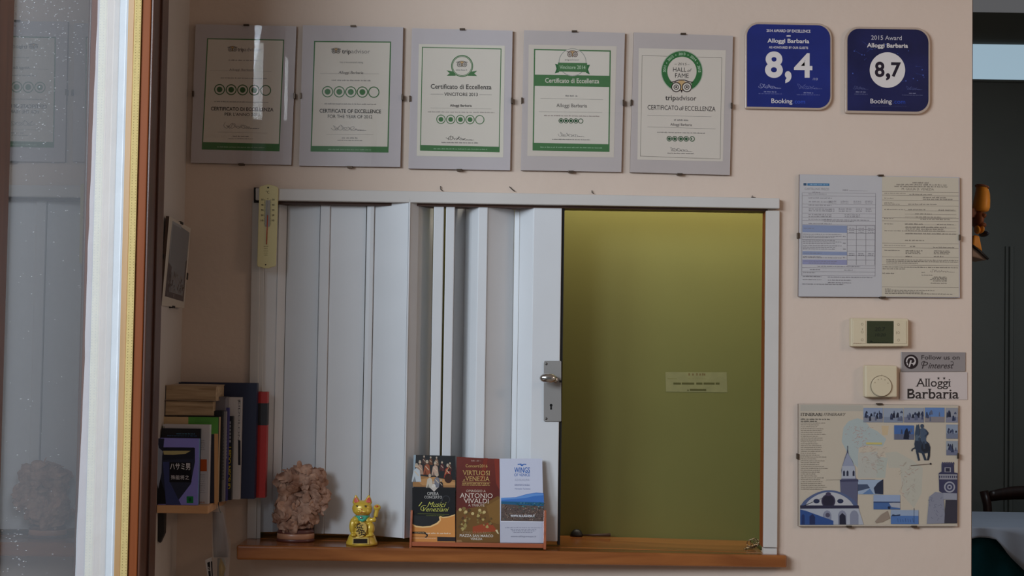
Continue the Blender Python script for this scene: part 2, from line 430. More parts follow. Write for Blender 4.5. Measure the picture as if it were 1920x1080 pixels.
# ---- outside: dim lane wall
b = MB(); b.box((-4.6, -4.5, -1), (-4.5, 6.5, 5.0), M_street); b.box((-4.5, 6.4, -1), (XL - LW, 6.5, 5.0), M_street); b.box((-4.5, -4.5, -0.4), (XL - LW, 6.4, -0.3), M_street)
struct(b.build('wall_outside', weld=False))

# ------------------------------------------------------------ counter and hatch
q = MB()
yf, ybk = -0.115, 0.20
yfr = -0.03                            # the ledge runs slightly askew to the wall
fl, fr = W(443, 1022.5, yf), W(1476, 1041.5, yfr); flb, frb = W(443, 1050, yf), W(1476, 1065, yfr)
dz = lambda p, y: Vector((p.x, y, p.z))
top_tilt = 0
loop = [fl, fr, frb, flb]
bl, br = W(460, 1012, 0.0).x, fr.x
back = [Vector((fl.x, 0.0, fl.z)), Vector((fr.x, 0.0, fr.z)), Vector((fr.x, 0.0, frb.z)), Vector((fl.x, 0.0, flb.z))]
q.prism(loop, back, M_counter)
t = (hx0 - fl.x) / (fr.x - fl.x); t1 = (hx1 - fl.x) / (fr.x - fl.x)
lz = lambda x: fl.z + (fr.z - fl.z) * (x - fl.x) / (fr.x - fl.x)
def ctop(x): return lz(x)
i0, i1 = hx0 + 0.002, hx1 - 0.0004
q.prism([(i0, 0.0, lz(i0)), (i1, 0.0, lz(i1)), (i1, 0.0, lz(i1) - 0.032), (i0, 0.0, lz(i0) - 0.032)],
        [(i0, ybk, lz(i0)), (i1, ybk, lz(i1)), (i1, ybk, lz(i1) - 0.032), (i0, ybk, lz(i0) - 0.032)], M_counter)
counter = q.build('wooden_counter', bevel=0.005, seg=3, weld=False)
tag(counter, 'varnished reddish brown wooden counter ledge running under the hatch', 'counter')

# green panel closing the booth behind
q = MB(); q.box((hx0 - 0.095, 0.205, 0.905), (hx1 + 0.245, 0.225, 2.325), M_green)
gp = q.build('green_panel'); tag(gp, 'plain olive green panel filling the open right half of the hatch', 'panel')
b = MB(); b.box((hx0 - 0.15, T, 2.33), (hx1 + 0.3, 0.25, 2.36), M_dim)     # booth lid and sides
b.box((hx0 - 0.15, T, 0.9), (hx0 - 0.1, 0.25, 2.36), M_dim); b.box((hx1 + 0.25, T, 0.9), (hx1 + 0.3, 0.25, 2.36), M_dim)
b.box((hx0 - 0.15, T, 0.85), (hx1 + 0.3, 0.25, 0.9), M_dim)
struct(b.build('wall_booth', weld=False))

# sticker on the green panel
st = Print(on_y(0.2045), 1230, 680, 12.0, 0.012)
stm = mat('worn_clear_label', (122, 117, 74), 0.5, var=0.08, vscale=40)
st.poly([(212, 212), (1590, 218), (1605, 668), (225, 652)], stm)
r = random.Random(5); dk = (74, 70, 32)
for i, x in enumerate((730, 815, 905, 975, 1035, 1075)): st.rect(x, 235 + 8 * (i % 2), x + 34, 290, (104, 86, 50))
st.rect(258, 352, 470, 368, (116, 112, 66)); st.greek(730, 1130, 350, 20, (122, 116, 70), r)
for x0, x1 in ((390, 560), (580, 860), (905, 1045), (1070, 1320), (1340, 1430)): st.rect(x0, 448, x1, 492, dk)
st.rect(705, 605, 735, 640, dk); st.rect(760, 592, 1130, 636, dk)
o = st.build('worn_sticker', None); tag(o, 'small faded see-through sticker on the green panel', 'sticker')

# hatch frame: head rail and jambs
hf = thing('hatch_frame', 'white painted frame around the hatch with a head rail on top', 'frame', (0, 0, ZS))
q = MB(); q.slab([(479, 352.5), (1462, 371.5), (1462, 391), (479, 375)], -0.022, 0.0, M_jamb); q.build('head_rail', hf, bevel=0.002)
q = MB(); q.slab([(476, 351.5), (486, 352), (486, 380), (476, 380)], -0.012, -0.001, M_black); q.build('rail_end', hf)
q = MB()
q.box((hx0 - 0.01, -0.001, hz1 - 0.012), (hx1, 0.055, hz1 + 0.012), wood('dark_lintel_wood', (60, 36, 24), (84, 52, 34), 0.6, 3, 'X', 0))
q.build('lintel', hf)
q = MB(); q.slab([(1437, 395), (1462, 395), (1457.5, 1027), (1431.5, 1026.5)], -0.014, 0.0, M_jamb)
q.slab([(1436, 396), (1438, 396), (1432.5, 1026.5), (1430, 1026.5)], -0.006, 0.038, M_orangewood)
q.build('right_jamb', hf, bevel=0.0015, weld=False)
q = MB(); q.slab([(1431.5, 1028), (1457, 1028.2), (1457, 1040), (1431.5, 1039)], -0.013, 0.0, M_jamb); q.build('jamb_foot', hf, bevel=0.001)
q = MB(); q.slab([(473, 376), (489, 376), (480, 1010), (463, 1010)], -0.008, 0.0, M_jamb)
q.slab([(489, 376), (497, 376), (488, 1010), (480, 1010)], -0.003, 0.0, M_jamb); q.build('left_jamb', hf, bevel=0.001, weld=False)

# bent nails above the rail
for i, (pts, lab) in enumerate((([(826, 349), (826, 355), (830, 358)], 'leftmost tiny nail sticking up behind the head rail'),
        ([(955, 350), (960, 355), (965, 359)], 'slanting tiny nail behind the middle of the head rail'),
        ([(1110, 357), (1110, 361), (1113, 363)], 'tiny upright nail above the hatch lock side of the rail'),
        ([(1411, 367), (1409, 370), (1417, 371)], 'bent tiny nail at the right end of the head rail'))):
    q = MB(); q.tube([W(u, v, -0.004) for u, v in pts], 0.0011, M_dark, 6)
    tag(q.build('bent_nail'), lab, 'nail', 'nails behind the head rail')

# ---- folding door
zt = W(700, 379, 0).z; 
def ztop(x): return W(PX((x, 0, 2))[0], 0, 0).z * 0 + zt - 0.0022 * (x + 0.4)
fd = thing('folding_door', 'white plastic folding door drawn over the left half of the hatch', 'door', (W(780, 540, 0).x, 0, ZS))
GAP = 0.013
def leaf(name, pts, th, material, bev=0.0012, zt_off=0.0, low=0.0, smooth=False):
    """pts: list of (photo x at y=450, depth); an upright strip through them, th thick behind its face"""
    P = [(W(u, 450, y).x, y) for u, y in pts]; z1 = zt + zt_off
    q = MB()
    fr = []; bk = []
    for i, (x, y) in enumerate(P):
        a = P[max(i - 1, 0)]; c = P[min(i + 1, len(P) - 1)]
        d = Vector((c[0] - a[0], c[1] - a[1])).normalized(); nx, ny = -d.y, d.x
        if ny < 0: nx, ny = -nx, -ny
        fr.append((x, y)); bk.append((x + nx * th, y + ny * th))
    n = len(P); vs = []
    for z in (0, 1):
        for x, y in fr: vs.append((x, y, (z1 if z else ctop(x) + GAP + low)))
        for x, y in bk: vs.append((x, y, (z1 if z else ctop(x) + GAP + low)))
    fs = []
    for i in range(n - 1):
        fs += [(i, i + 1, 2 * n + i + 1, 2 * n + i), (n + i, 3 * n + i, 3 * n + i + 1, n + i + 1),
               (i, n + i, n + i + 1, i + 1), (2 * n + i, 2 * n + i + 1, 3 * n + i + 1, 3 * n + i)]
    fs += [(0, 2 * n, 3 * n, n), (n - 1, 2 * n - 1, 4 * n - 1, 3 * n - 1)]
    q.add(vs, fs, material)
    o = q.build(name, fd, bevel=bev); return o
# strips against the left jamb
leaf('panel', [(497, 0.012), (521, 0.022)], 0.004, M_white, zt_off=-0.004)
leaf('panel', [(522, 0.020), (538, 0.040)], 0.004, M_white, zt_off=-0.004)
leaf('panel', [(538, 0.038), (599, 0.020)], 0.004, M_white)
leaf('hinge_strip', [(599.7, 0.014), (618, 0.014)], 0.012, M_white, 0.002, zt_off=0.006)
leaf('panel', [(618.7, 0.020), (686, 0.018)], 0.004, M_white)
leaf('hinge_strip', [(686.7, 0.012), (694, 0.010), (701, 0.010)], 0.012, M_white, 0.002, zt_off=0.006)
leaf('panel', [(701.7, 0.016), (765, -0.018)], 0.004, M_white, zt_off=0.005)
leaf('hinge_strip', [(765.5, -0.022), (768.5, -0.022)], 0.012, M_white, 0.001, zt_off=0.006)
leaf('panel', [(769, -0.018), (784, 0.004), (812, 0.07)], 0.004, M_white, zt_off=0.004)
leaf('hinge_strip', [(812.5, 0.004), (831.5, 0.004)], 0.014, M_white, 0.002, zt_off=0.006)
leaf('hinge_strip', [(835.2, 0.004), (852, 0.004)], 0.014, M_white, 0.002, zt_off=0.006)
leaf('panel', [(853, 0.05), (872, 0.075), (884, 0.030), (896, 0.006)], 0.004, M_white, zt_off=0.002)
leaf('hinge_strip', [(896, 0.002), (914, 0.002)], 0.012, M_white, 0.002, zt_off=0.006)
leaf('panel', [(914.5, 0.006), (964, 0.055)], 0.004, M_white, zt_off=0.002)
leaf('hinge_strip', [(964, 0.052), (974, 0.048)], 0.006, M_white, 0.001, zt_off=0.0)
leaf('panel', [(974, 0.046), (999, 0.004)], 0.004, M_white, zt_off=0.002)
leaf('lead_stile', [(999.5, 0.0), (1053, 0.0)], 0.03, M_white, 0.002, zt_off=0.0)
q = MB(); x = W(1055.5, 450, 0.01).x; q.box((x - 0.004, 0.006, ctop(x) + 0.004), (x + 0.003, 0.03, zt), M_black); q.build('magnet_seal', fd)
# lock
lp = MB(); lp.slab(rounded(1019.3, 676.7, 1052.5, 790.4, (3, 2, 2, 3)), -0.0035, -0.0002, M_metal); lpo = lp.build('lock_plate', fd, bevel=0.0008); lpo['label'] = 'brushed metal lock plate'
q = MB(); c = W(1038, 709.5, -0.02); c0 = W(1040, 711, 0)
q.tube([Vector((c0.x, -0.003, c0.z)), Vector((c0.x, -0.03, c0.z))], 0.008, M_chrome, 16)
ck = W(1027.5, 709, -0.038); q.ellipsoid(ck, (0.0205, 0.011, 0.0125), M_chrome, 28, 16); kb = q.build('knob', lpo, weld=False)
for u, v in ((1024.4, 682.3), (1024.2, 785)):
    q = MB(); p = W(u, v, -0.0036); q.ellipsoid(p, (0.0032, 0.0016, 0.0032), mat('dull_screw', (96, 92, 88), 0.4, metal=0.8, var=0), 14, 8); q.build('screw', lpo)
kp = Print(on_y(-0.0036)); kp.disc(1033.3, 760, 2.7, (16, 14, 14)); kp.poly([(1032, 761), (1034.6, 761), (1035.2, 768), (1031.4, 768)], (16, 14, 14)); kp.build('keyhole', lpo)
# latch notch on the stile edge
q = MB(); q.slab([(1049, 713), (1054, 713), (1054, 717), (1049, 717)], -0.0045, -0.0035, M_dark); q.build('latch', lpo)

# ------------------------------------------------------------ clip frames with certificates
GREEN = (68, 112, 66); INK = (52, 46, 44); GREY = (126, 120, 116); PAPER = (212, 202, 188); LILAC = (192, 183, 183)
M_back = mat('frame_backing', (110, 92, 78), 0.8, var=0.05)
M_clip = mat('frame_clip', (84, 70, 58), 0.4, metal=0.7, var=0)
def mid(a, b, t=0.5): return (a[0] + (b[0] - a[0]) * t, a[1] + (b[1] - a[1]) * t)
def clip_frame(name, label, cat, q, mat_rgb, group=None, yf=-0.013, clips=(0.5, 0.5, 0.5, 0.5), bottom2=None):
    """q: outer corners TL TR BR BL in the photo"""
    c = W(*mid(q[0], q[2]), 0)
    root = thing(name, label, cat, (c.x, 0, c.z), group)
    b = MB(); b.slab(q, yf + 0.004, -0.0005, M_back); b.build('backing_board', root)
    p = Print(on_y(yf + 0.0036)); p.poly(q, mat(name + '_mat_%d' % mat_rgb[0], mat_rgb, 0.75, spec=0.2, var=0.02)); p.build('mount_sheet', root)
    g = MB(); g.add([W(u, v, yf) for u, v in q], [(0, 1, 2, 3)], M_clipglass); g.build('glass', root)
    TL, TR, BR, BL = q
    cl = [(mid(TL, TR, clips[0]), 0), (mid(TR, BR, clips[1]), 1), (mid(BL, BR, clips[2]), 0), (mid(TL, BL, clips[3]), 1)]
    if bottom2: cl.append((mid(BL, BR, bottom2), 0))
    for i, ((x, y), side) in enumerate(cl):
        d = {0: (0, -1), 1: (1, 0), 2: (0, 1), 3: (-1, 0), 4: (0, 1)}[i]
        x += d[0] * 0.7; y += d[1] * 0.7
        w, h = (5.2, 1.7) if side == 0 else (1.7, 5.2)
        k = MB(); k.slab([(x - w, y - h), (x + w, y - h), (x + w, y + h), (x - w, y + h)], yf - 0.0012, -0.001, M_clip); k.build('clip', root, bevel=0.0005)
    return root
def inset(q, d): return q
def bubbles(p, xs, y, r, w, filled, sl=0.03, col=GREEN, half=None):
    for i, x in enumerate(xs):
        yy = y + sl * (x - xs[0]); p.ring(x, yy, r, w, col)
        if i < filled: p.disc(x, yy, r * 0.52, col)
        elif half and i == half: p.poly([(x - r * 0.45 * math.sin(math.pi * k / 8), yy + r * 0.45 * -math.cos(math.pi * k / 8)) for k in range(9)], col)
def owl(p, cx, cy, r, lw, col=INK, tan=True):                 # pair of round eyes under a brow
    if tan: p.poly([(cx - r * 1.3, cy - r * .75), (cx, cy - r * 1.55), (cx + r * 1.3, cy - r * .75), (cx, cy + r * .8)], (196, 160, 110))
    for s_ in (-1, 1):
        p.disc(cx + s_ * r * 1.05, cy, r, PAPER); p.ring(cx + s_ * r * 1.05, cy, r, lw, col)
        p.ring(cx + s_ * r * 1.05, cy, r * .52, lw * .8, col); p.disc(cx + s_ * r * 1.05, cy, r * .2, col)
    p.line([(cx - r * 2.3, cy - r * .95), (cx - r * 1.4, cy - r * 1.1), (cx - r * .6, cy - r * 1.4), (cx + r * .6, cy - r * 1.4), (cx + r * 1.4, cy - r * 1.1), (cx + r * 2.3, cy - r * .95)], lw, col)
    p.poly([(cx - r * .25, cy + r * .55), (cx + r * .25, cy + r * .55), (cx, cy + r * 1.15)], col)
rg = random.Random(21)
NOTE = 'clip framed certificates in a row above the hatch'

# first certificate
f1 = clip_frame('certificate_frame', 'leftmost framed certificate of the top row, nearest the window', 'framed certificate',
                [(366.9, 45.3), (556, 49.3), (546.2, 309.3), (357.5, 305.2)], LILAC, NOTE)
p = Print(on_y(-0.0097), 340, 30, 3.724, 0.016)
q4 = [(180, 155), (718, 165), (685, 945), (143, 932)]; p.poly(q4, PAPER)
p.frame(q4, 7, GREEN); p.poly([(147, 880), (688, 893), (685, 945), (143, 932)], GREEN); p.greek(250, 580, 912, 8, (150, 170, 140), rg)
owl(p, 357, 233, 15, 3.5); p.text('trip', 393, 437, 246, 26, INK, 0.012); p.text('advisor', 439, 558, 247, 26, GREY)
p.greek(330, 560, 306, 7, GREY, rg); p.line([(200, 380), (630, 388)], 2, (170, 160, 150)); p.text('Alloggi Barbaria', 335, 510, 382, 14, GREY)
p.greek(275, 600, 430, 8, GREY, rg)
bubbles(p, [267, 348, 428, 509, 589], 513, 38, 7, 4, 0.02, (62, 96, 58))
p.greek(230, 610, 596, 7, GREY, rg)
p.text('CERTIFICATO DI ECCELLENZA', 207, 643, 662, 24, INK, 0.014); p.text("PER L'ANNO 2011", 303, 545, 698, 21, INK)
p.scribble(300, 545, 785, 46, 3, GREY, 2); p.line([(255, 810), (600, 818)], 2, (170, 160, 150)); p.greek(360, 470, 836, 8, GREY, rg); p.greek(330, 500, 854, 5, GREY, rg)
p.build('certificate', f1)

# second
f2 = clip_frame('certificate_frame', 'second framed certificate from the left, with an English heading for 2012', 'framed certificate',
                [(568, 47.2), (756.1, 50.8), (750.6, 313.3), (560.6, 310.6)], LILAC, NOTE)
p = Print(on_y(-0.0097), 550, 30, 3.6, 0.012)
q4 = [(140, 168), (660, 172), (642, 922), (116, 915)]; p.poly(q4, PAPER); p.frame(q4, 8, GREEN)
p.poly([(118, 877), (643, 882), (642, 922), (116, 915)], GREEN); p.greek(235, 525, 898, 7, (150, 180, 145), rg)
owl(p, 288, 238, 14.5, 4); p.text('trip', 328, 388, 252, 27, INK, 0.015); p.text('advisor', 391, 518, 252, 27, GREY)
p.text('has a recommend rating', 315, 470, 318, 12, GREY); p.line([(180, 388), (578, 390)], 2, (165, 155, 145)); p.text('Alloggi Barbaria', 305, 472, 390, 17, INK, 0, .2)
p.greek(258, 520, 430, 9, GREY, rg)
bubbles(p, [231, 310, 388, 466, 543], 511, 38, 6.5, 4, 0.01, GREEN); p.greek(210, 560, 590, 8, GREY, rg)
p.text('CERTIFICATE OF EXCELLENCE', 177, 592, 654, 24, INK, 0.016); p.text('FOR THE YEAR OF 2012', 233, 533, 690, 22, INK)
p.scribble(265, 490, 772, 48, 3, GREY, 5); p.line([(222, 798), (540, 800)], 2, (165, 155, 145)); p.greek(328, 435, 818, 9, GREY, rg); p.greek(298, 465, 836, 6, GREY, rg)
p.build('certificate', f2)

# third
f3 = clip_frame('certificate_frame', 'third framed certificate from the left, winner of 2013 with a green ribbon badge', 'framed certificate',
                [(772.5, 52.9), (961.2, 57.5), (956.4, 319.3), (765.7, 316)], LILAC, NOTE)
p = Print(on_y(-0.0097), 755, 40, 3.724, 0.012)
p.poly([(113, 158), (714, 170), (702, 950), (98, 940)], (214, 206, 190))
q4 = [(135, 178), (690, 190), (677, 915), (121, 903)]; p.poly(q4, PAPER); p.frame(q4, 6, GREEN)
p.poly([(121, 863), (678, 876), (677, 915), (121, 903)], GREEN); p.greek(215, 590, 888, 7, (150, 180, 145), rg)
p.poly([(305, 342), (350, 350), (372, 380), (308, 380), (328, 362)], GREEN); p.poly([(520, 345), (475, 352), (455, 380), (520, 382), (500, 364)], GREEN)
p.disc(415, 312, 77, GREEN, 36); p.disc(415, 312, 64, PAPER, 36); p.ring(415, 312, 70, 2, PAPER); owl(p, 414, 302, 17, 4); p.greek(372, 450, 335, 9, GREY, rg)
p.text('Certificato di Eccellenza', 196, 620, 472, 31, INK, 0.012); p.line([(195, 508), (285, 509)], 2, GREY); p.line([(535, 512), (622, 513)], 2, GREY)
p.text('VINCITORE 2013', 290, 524, 521, 23, INK, 0.008); p.text('Alloggi Barbaria', 330, 482, 596, 16, INK, .015); p.line([(195, 604), (620, 611)], 2, (165, 155, 145))
p.greek(175, 640, 630, 8, (160, 150, 142), rg); bubbles(p, [267, 335, 403, 470, 538], 684, 32, 5, 4, 0.01, GREEN)
p.scribble(305, 490, 828, 34, 3, INK, 9); p.greek(272, 525, 843, 8, GREY, rg); p.build('certificate', f3)

# fourth
f4 = clip_frame('certificate_frame', 'fourth framed certificate from the left, winner of 2014 with a broad green heading band', 'framed certificate',
                [(982.5, 56.6), (1171.8, 61.5), (1165, 322.5), (976.3, 319.3)], (188, 177, 173), NOTE)
p = Print(on_y(-0.0097), 965, 40, 3.724, 0.014)
p.poly([(98, 163), (712, 174), (692, 950), (88, 940)], (206, 194, 180))
q4 = [(135, 192), (672, 203), (662, 912), (125, 902)]; p.poly(q4, PAPER); p.frame(q4, 9, GREEN)
p.poly([(125, 848), (663, 858), (662, 912), (125, 902)], GREEN); p.greek(180, 610, 877, 8, (150, 180, 145), rg)
p.poly([(134, 372), (668, 380), (667, 459), (134, 451)], GREEN); p.text('Certificato di Eccellenza', 213, 590, 430, 31, PAPER, 0.012)
p.disc(404, 286, 97, (150, 150, 140), 40); p.disc(404, 286, 92, PAPER, 40); owl(p, 404, 231, 18, 4.5, (70, 36, 34)); p.text('trip', 350, 382, 274, 12, INK); p.text('advisor', 384, 450, 274, 12, GREY)
p.poly([(282, 297), (310, 302), (310, 355), (280, 364), (292, 330)], (40, 96, 50)); p.poly([(526, 303), (498, 304), (498, 360), (524, 370), (512, 336)], (40, 96, 50))
p.poly([(302, 288), (506, 291), (504, 354), (302, 350)], GREEN); p.text('Vincitore 2014', 314, 494, 333, 25, (188, 204, 176))
p.greek(355, 445, 515, 10, GREY, rg); p.line([(180, 538), (618, 546)], 2, (150, 142, 134)); p.text('Alloggi Barbaria', 292, 505, 600, 25, (92, 84, 80)); p.line([(170, 630), (610, 637)], 2, (150, 142, 134))
p.greek(205, 592, 656, 8, (150, 130, 124), rg); bubbles(p, [324, 358, 393, 427, 461], 694, 17.5, 4.5, 4, 0.015, (36, 80, 46))
p.scribble(310, 485, 805, 34, 2.5, GREY, 4); p.greek(262, 528, 822, 6, GREY, rg); p.build('certificate', f4)

# fifth
f5 = clip_frame('certificate_frame', 'rightmost framed certificate of the top row, with a green ring emblem', 'framed certificate',
                [(1188.5, 60.6), (1374.4, 67.1), (1368.4, 328.3), (1181.1, 323)], (186, 174, 169), NOTE)
p = Print(on_y(-0.0097), 1170, 50, 3.791, 0.022)
p.poly([(105, 153), (724, 168), (702, 957), (95, 945)], (210, 198, 184)); q4 = [(128, 203), (697, 220), (685, 942), (115, 922)]; p.frame(q4, 3, (120, 112, 100))
p.disc(412, 318, 150, (170, 176, 156), 44); p.disc(412, 318, 144, (44, 104, 52), 44); p.disc(412, 318, 104, (208, 196, 182), 40)
p.poly([(345, 405), (480, 405), (486, 480), (340, 480)], (208, 196, 182))
for k, t_ in enumerate(('2011', '2012', '2013', '2014', '2015')):
    a = math.radians(-172 + 41 * k); cx, cy = 412 + 124 * math.cos(a), 318 + 124 * math.sin(a); an = a + math.pi / 2
    vs, fs = glyphs(t_, 0.02); xm = max(v[0] for v in vs) / 2; K = 17; p.layer += 1
    p.mb.add([p.P(cx + ((x - xm) * math.cos(an) + (y - .5) * math.sin(an)) * K, cy + ((x - xm) * math.sin(an) - (y - .5) * math.cos(an)) * K) for x, y in vs], fs, ink((176, 200, 168)))
    if k < 4:
        a += math.radians(20.5); p.disc(412 + 124 * math.cos(a), 318 + 124 * math.sin(a), 4, (176, 200, 168), 8)
p.text('2015', 382, 446, 274, 17, INK, shear=.2); p.line([(358, 266), (376, 266)], 2, INK); p.line([(450, 269), (466, 270)], 2, INK)
p.text('HALL', 349, 443, 320, 30, INK); p.text('of', 450, 482, 322, 24, INK, shear=.4); p.text('FAME', 363, 460, 363, 31, INK)
owl(p, 409, 430, 36, 7, (50, 34, 32)); p.text('trip', 293, 368, 522, 34, INK, .012); p.text('advisor', 371, 514, 524, 34, (70, 60, 58))
p.text('CERTIFICATO', 168, 385, 591, 32, (66, 58, 56)); p.text('di', 392, 427, 594, 30, (66, 58, 56), shear=.4); p.text('ECCELLENZA', 435, 650, 599, 32, (66, 58, 56))
p.line([(165, 630), (622, 640)], 2, (150, 142, 134)); p.greek(355, 458, 657, 12, GREY, rg); p.text('Alloggi Barbaria', 330, 482, 705, 18, (100, 92, 88)); p.line([(168, 712), (650, 726)], 2, (150, 142, 134))
p.greek(235, 575, 750, 7, GREY, rg); bubbles(p, [322, 361, 403, 442, 484], 796, 19, 5, 4, 0.01, (44, 84, 50), half=4)
p.scribble(330, 480, 886, 30, 2.5, GREY, 7); p.greek(308, 495, 897, 7, GREY, rg); p.build('certificate', f5)

# ------------------------------------------------------------ rounded award plaques
M_acryl = mat('clear_acrylic_edge', (178, 158, 142), 0.2, spec=0.5, var=0)
def plaque(label, out, face, color, yf=-0.011):
    c = W(sum(x for x, y in out) / len(out), sum(y for x, y in out) / len(out), 0)
    root = thing('award_plaque', label, 'award plaque', (c.x, 0, c.z), 'rounded award plaques at the top right')
    b = MB(); b.slab(out, yf, -0.0005, M_acryl); b.build('acrylic_plate', root, bevel=0.001)
    return root
def crop(pts, ox, oy, s): return [(ox + x / s, oy + y / s) for x, y in pts]
WH = (216, 208, 204)
o1 = crop(rounded(62, 62, 884, 884, (128, 140, 128, 12), 8, 0.018), 1385, 30, 5.0526)
pl1 = plaque('bright blue rounded award plaque with score 8,4', o1, None, None)
p = Print(on_y(-0.0113), 1385, 30, 5.0526, 0.016)
p.poly(rounded(78, 82, 868, 866, (112, 122, 116, 4), 8, 0.018), mat('award_blue', (30, 42, 112), 0.3, var=0.12, vscale=14))
p.text('2014 AWARD OF EXCELLENCE', 264, 680, 154, 25, WH, .016); [p.disc(x, 189, 7, WH, 10) for x in (460, 473, 486)]
p.text('Alloggi Barbaria', 272, 668, 254, 37, WH, .022); p.text('AS HONOURED BY OUR GUESTS', 287, 658, 310, 21, WH, .012)
p.text('8', 250, 418, 572, 222, WH, .035, res=8); p.text(',', 438, 500, 578, 230, WH, .04, res=8); p.text('4', 524, 698, 578, 218, WH, .018, res=8)
p.text('/10', 702, 748, 608, 22, (170, 170, 190))
p.scribble(195, 400, 684, 50, 4, (150, 152, 190), 3); p.scribble(560, 790, 690, 52, 3, (110, 116, 170), 8)
p.greek(240, 358, 712, 11, (150, 152, 190), rg); p.greek(190, 410, 732, 8, (110, 114, 168), rg); p.greek(615, 708, 722, 11, (150, 152, 190), rg); p.greek(550, 770, 742, 8, (110, 114, 168), rg)
p.text('Booking', 310, 508, 826, 43, WH, .008); p.text('.com', 518, 628, 829, 38, (52, 82, 190))
p.build('face', pl1)
o2 = crop(rounded(1012, 104, 1816, 924, (128, 140, 128, 12), 8, 0.016), 1385, 30, 5.0526)
pl2 = plaque('dark navy rounded award plaque with score 8,7 in a white disc', o2, None, None)
p = Print(on_y(-0.0113), 1385, 30, 5.0526, 0.014)
p.poly(rounded(1030, 124, 1798, 902, (112, 122, 116, 4), 8, 0.016), mat('award_navy', (26, 30, 74), 0.3, var=0.35, vscale=9))
r = random.Random(4)
for i in range(26):
    x, y = r.uniform(1050, 1780), r.uniform(230, 680); p.disc(x, y, r.uniform(2, 7), (70, 88, 160), 8)
    if i % 3 == 0: p.line([(x, y), (x + r.uniform(-70, 70), y + r.uniform(-40, 40))], 2, (56, 72, 140))
p.text('2015 Award', 1255, 1545, 226, 40, (190, 184, 190)); p.text('Alloggi Barbaria', 1216, 1604, 298, 38, WH, .022)
p.disc(1409, 512, 168, (214, 206, 202), 56); p.text('8', 1290, 1382, 572, 132, (36, 26, 40), .03, res=8); p.text(',', 1394, 1436, 575, 140, (36, 26, 40), .04, res=8); p.text('7', 1444, 1538, 570, 126, (36, 26, 40), .03, res=8)
p.scribble(1092, 1228, 694, 36, 3, (90, 94, 140), 3); p.scribble(1590, 1740, 700, 40, 3, (84, 90, 140), 8)
p.greek(1110, 1203, 714, 10, (150, 150, 180), rg); p.greek(1096, 1222, 736, 7, (110, 112, 150), rg); p.greek(1615, 1682, 726, 10, (150, 150, 180), rg); p.greek(1550, 1745, 746, 7, (110, 112, 150), rg)
p.text('Booking', 1248, 1450, 828, 43, WH, .008); p.text('.com', 1462, 1578, 830, 38, (44, 72, 170)); p.greek(1255, 1590, 850, 8, (70, 72, 110), rg)
p.build('face', pl2)

# ------------------------------------------------------------ framed price list and form
dq = [(1499.3, 326.9), (1799.1, 332.2), (1799.8, 558), (1496.9, 556.1)]
df = clip_frame('document_frame', 'wide clip frame holding a price list and a typed form side by side', 'framed document', dq, (186, 180, 184), clips=(0.51, 0.5, 0.525, 0.5))
p = Print(on_y(-0.0097), 1480, 310, 4.1528, 0.012, 4e-6)
p.poly([(86, 74), (722, 86), (720, 1022), (76, 1018)], (192, 188, 188)); LN = (120, 112, 116); TX = (122, 115, 118)
p.rect(140, 140, 312, 160, (66, 116, 156)); p.rect(110, 138, 134, 158, (60, 84, 110)); p.greek(160, 300, 145, 9, (150, 180, 200), rg)
p.text('CARTELLINO PREZZI', 120, 308, 192, 15, TX); p.greek(416, 460, 186, 11, TX, rg); p.line([(465, 197), (610, 200)], 2, LN); p.greek(180, 240, 205, 7, LN, rg); p.greek(150, 290, 220, 7, TX, rg)
for y in (212, 236, 300, 325, 372, 404, 430, 460): p.line([(103, y), (672, y + 7)], 2, LN)
for y in (250, 280, 306, 336, 350, 380, 394, 416, 450): p.greek(150, 330, y, 8, TX, rg); 
for y in (276, 290): [p.greek(x, x + 60, y, 6, LN, rg) for x in (305, 400, 500, 590)]
for y in (336, 352): [p.greek(x, x + 46, y, 8, TX, rg) for x in (305, 385, 440, 520, 595)]
for y in (382, 396): p.greek(430, 550, y, 7, TX, rg)
p.greek(260, 620, 422, 7, TX, rg); p.greek(270, 500, 432, 7, LN, rg)
BL_ = (138, 148, 176)
p.poly([(102, 464), (450, 470), (450, 526), (102, 520)], BL_); p.poly([(102, 668), (450, 674), (450, 702), (102, 696)], BL_); p.poly([(102, 734), (450, 736), (450, 776), (102, 770)], (146, 146, 176)); p.greek(112, 190, 486, 8, TX, rg); p.greek(110, 370, 744, 6, TX, rg); p.greek(150, 360, 758, 6, TX, rg); p.greek(110, 250, 680, 7, TX, rg)
for x in (450, 522, 596, 666): p.line([(x, 470), (x - 1, 776)], 2.5, LN)
for y in (466, 495, 524, 574, 620, 664, 700, 732, 776): p.line([(450, y + 4), (668, y + 6)], 2, LN)
for y in (486, 504, 518, 684, 696): [p.greek(x, x + 44, y, 7, TX, rg) for x in (464, 538, 612)]
for y in (534, 548, 558, 580, 592, 604, 622, 634, 648, 708, 716): p.greek(106, 106 + rg.choice((140, 250, 300)), y, 6, TX, rg); 
for y in (550, 602, 648, 714): p.greek(418, 440, y, 8, TX, rg)
p.line([(100, 212), (96, 860)], 2, LN); p.line([(672, 220), (668, 866)], 2, LN); p.line([(98, 575), (450, 579)], 2, LN)
p.greek(220, 550, 784, 7, TX, rg)
for y in (796, 826, 856): p.line([(100, y), (668, y + 6)], 2, LN)
p.greek(160, 240, 808, 7, LN, rg); p.greek(425, 500, 812, 7, LN, rg); p.greek(106, 200, 832, 6, TX, rg)
for y, a, b_ in ((862, 105, 250), (868, 300, 650), (886, 105, 250), (890, 300, 480), (910, 300, 480), (922, 100, 420)): p.greek(a, b_, y, 7, TX, rg)
p.poly([(722, 86), (1318, 98), (1322, 1026), (720, 1022)], (200, 188, 168)); TB = (98, 88, 80); LB = (110, 100, 92)
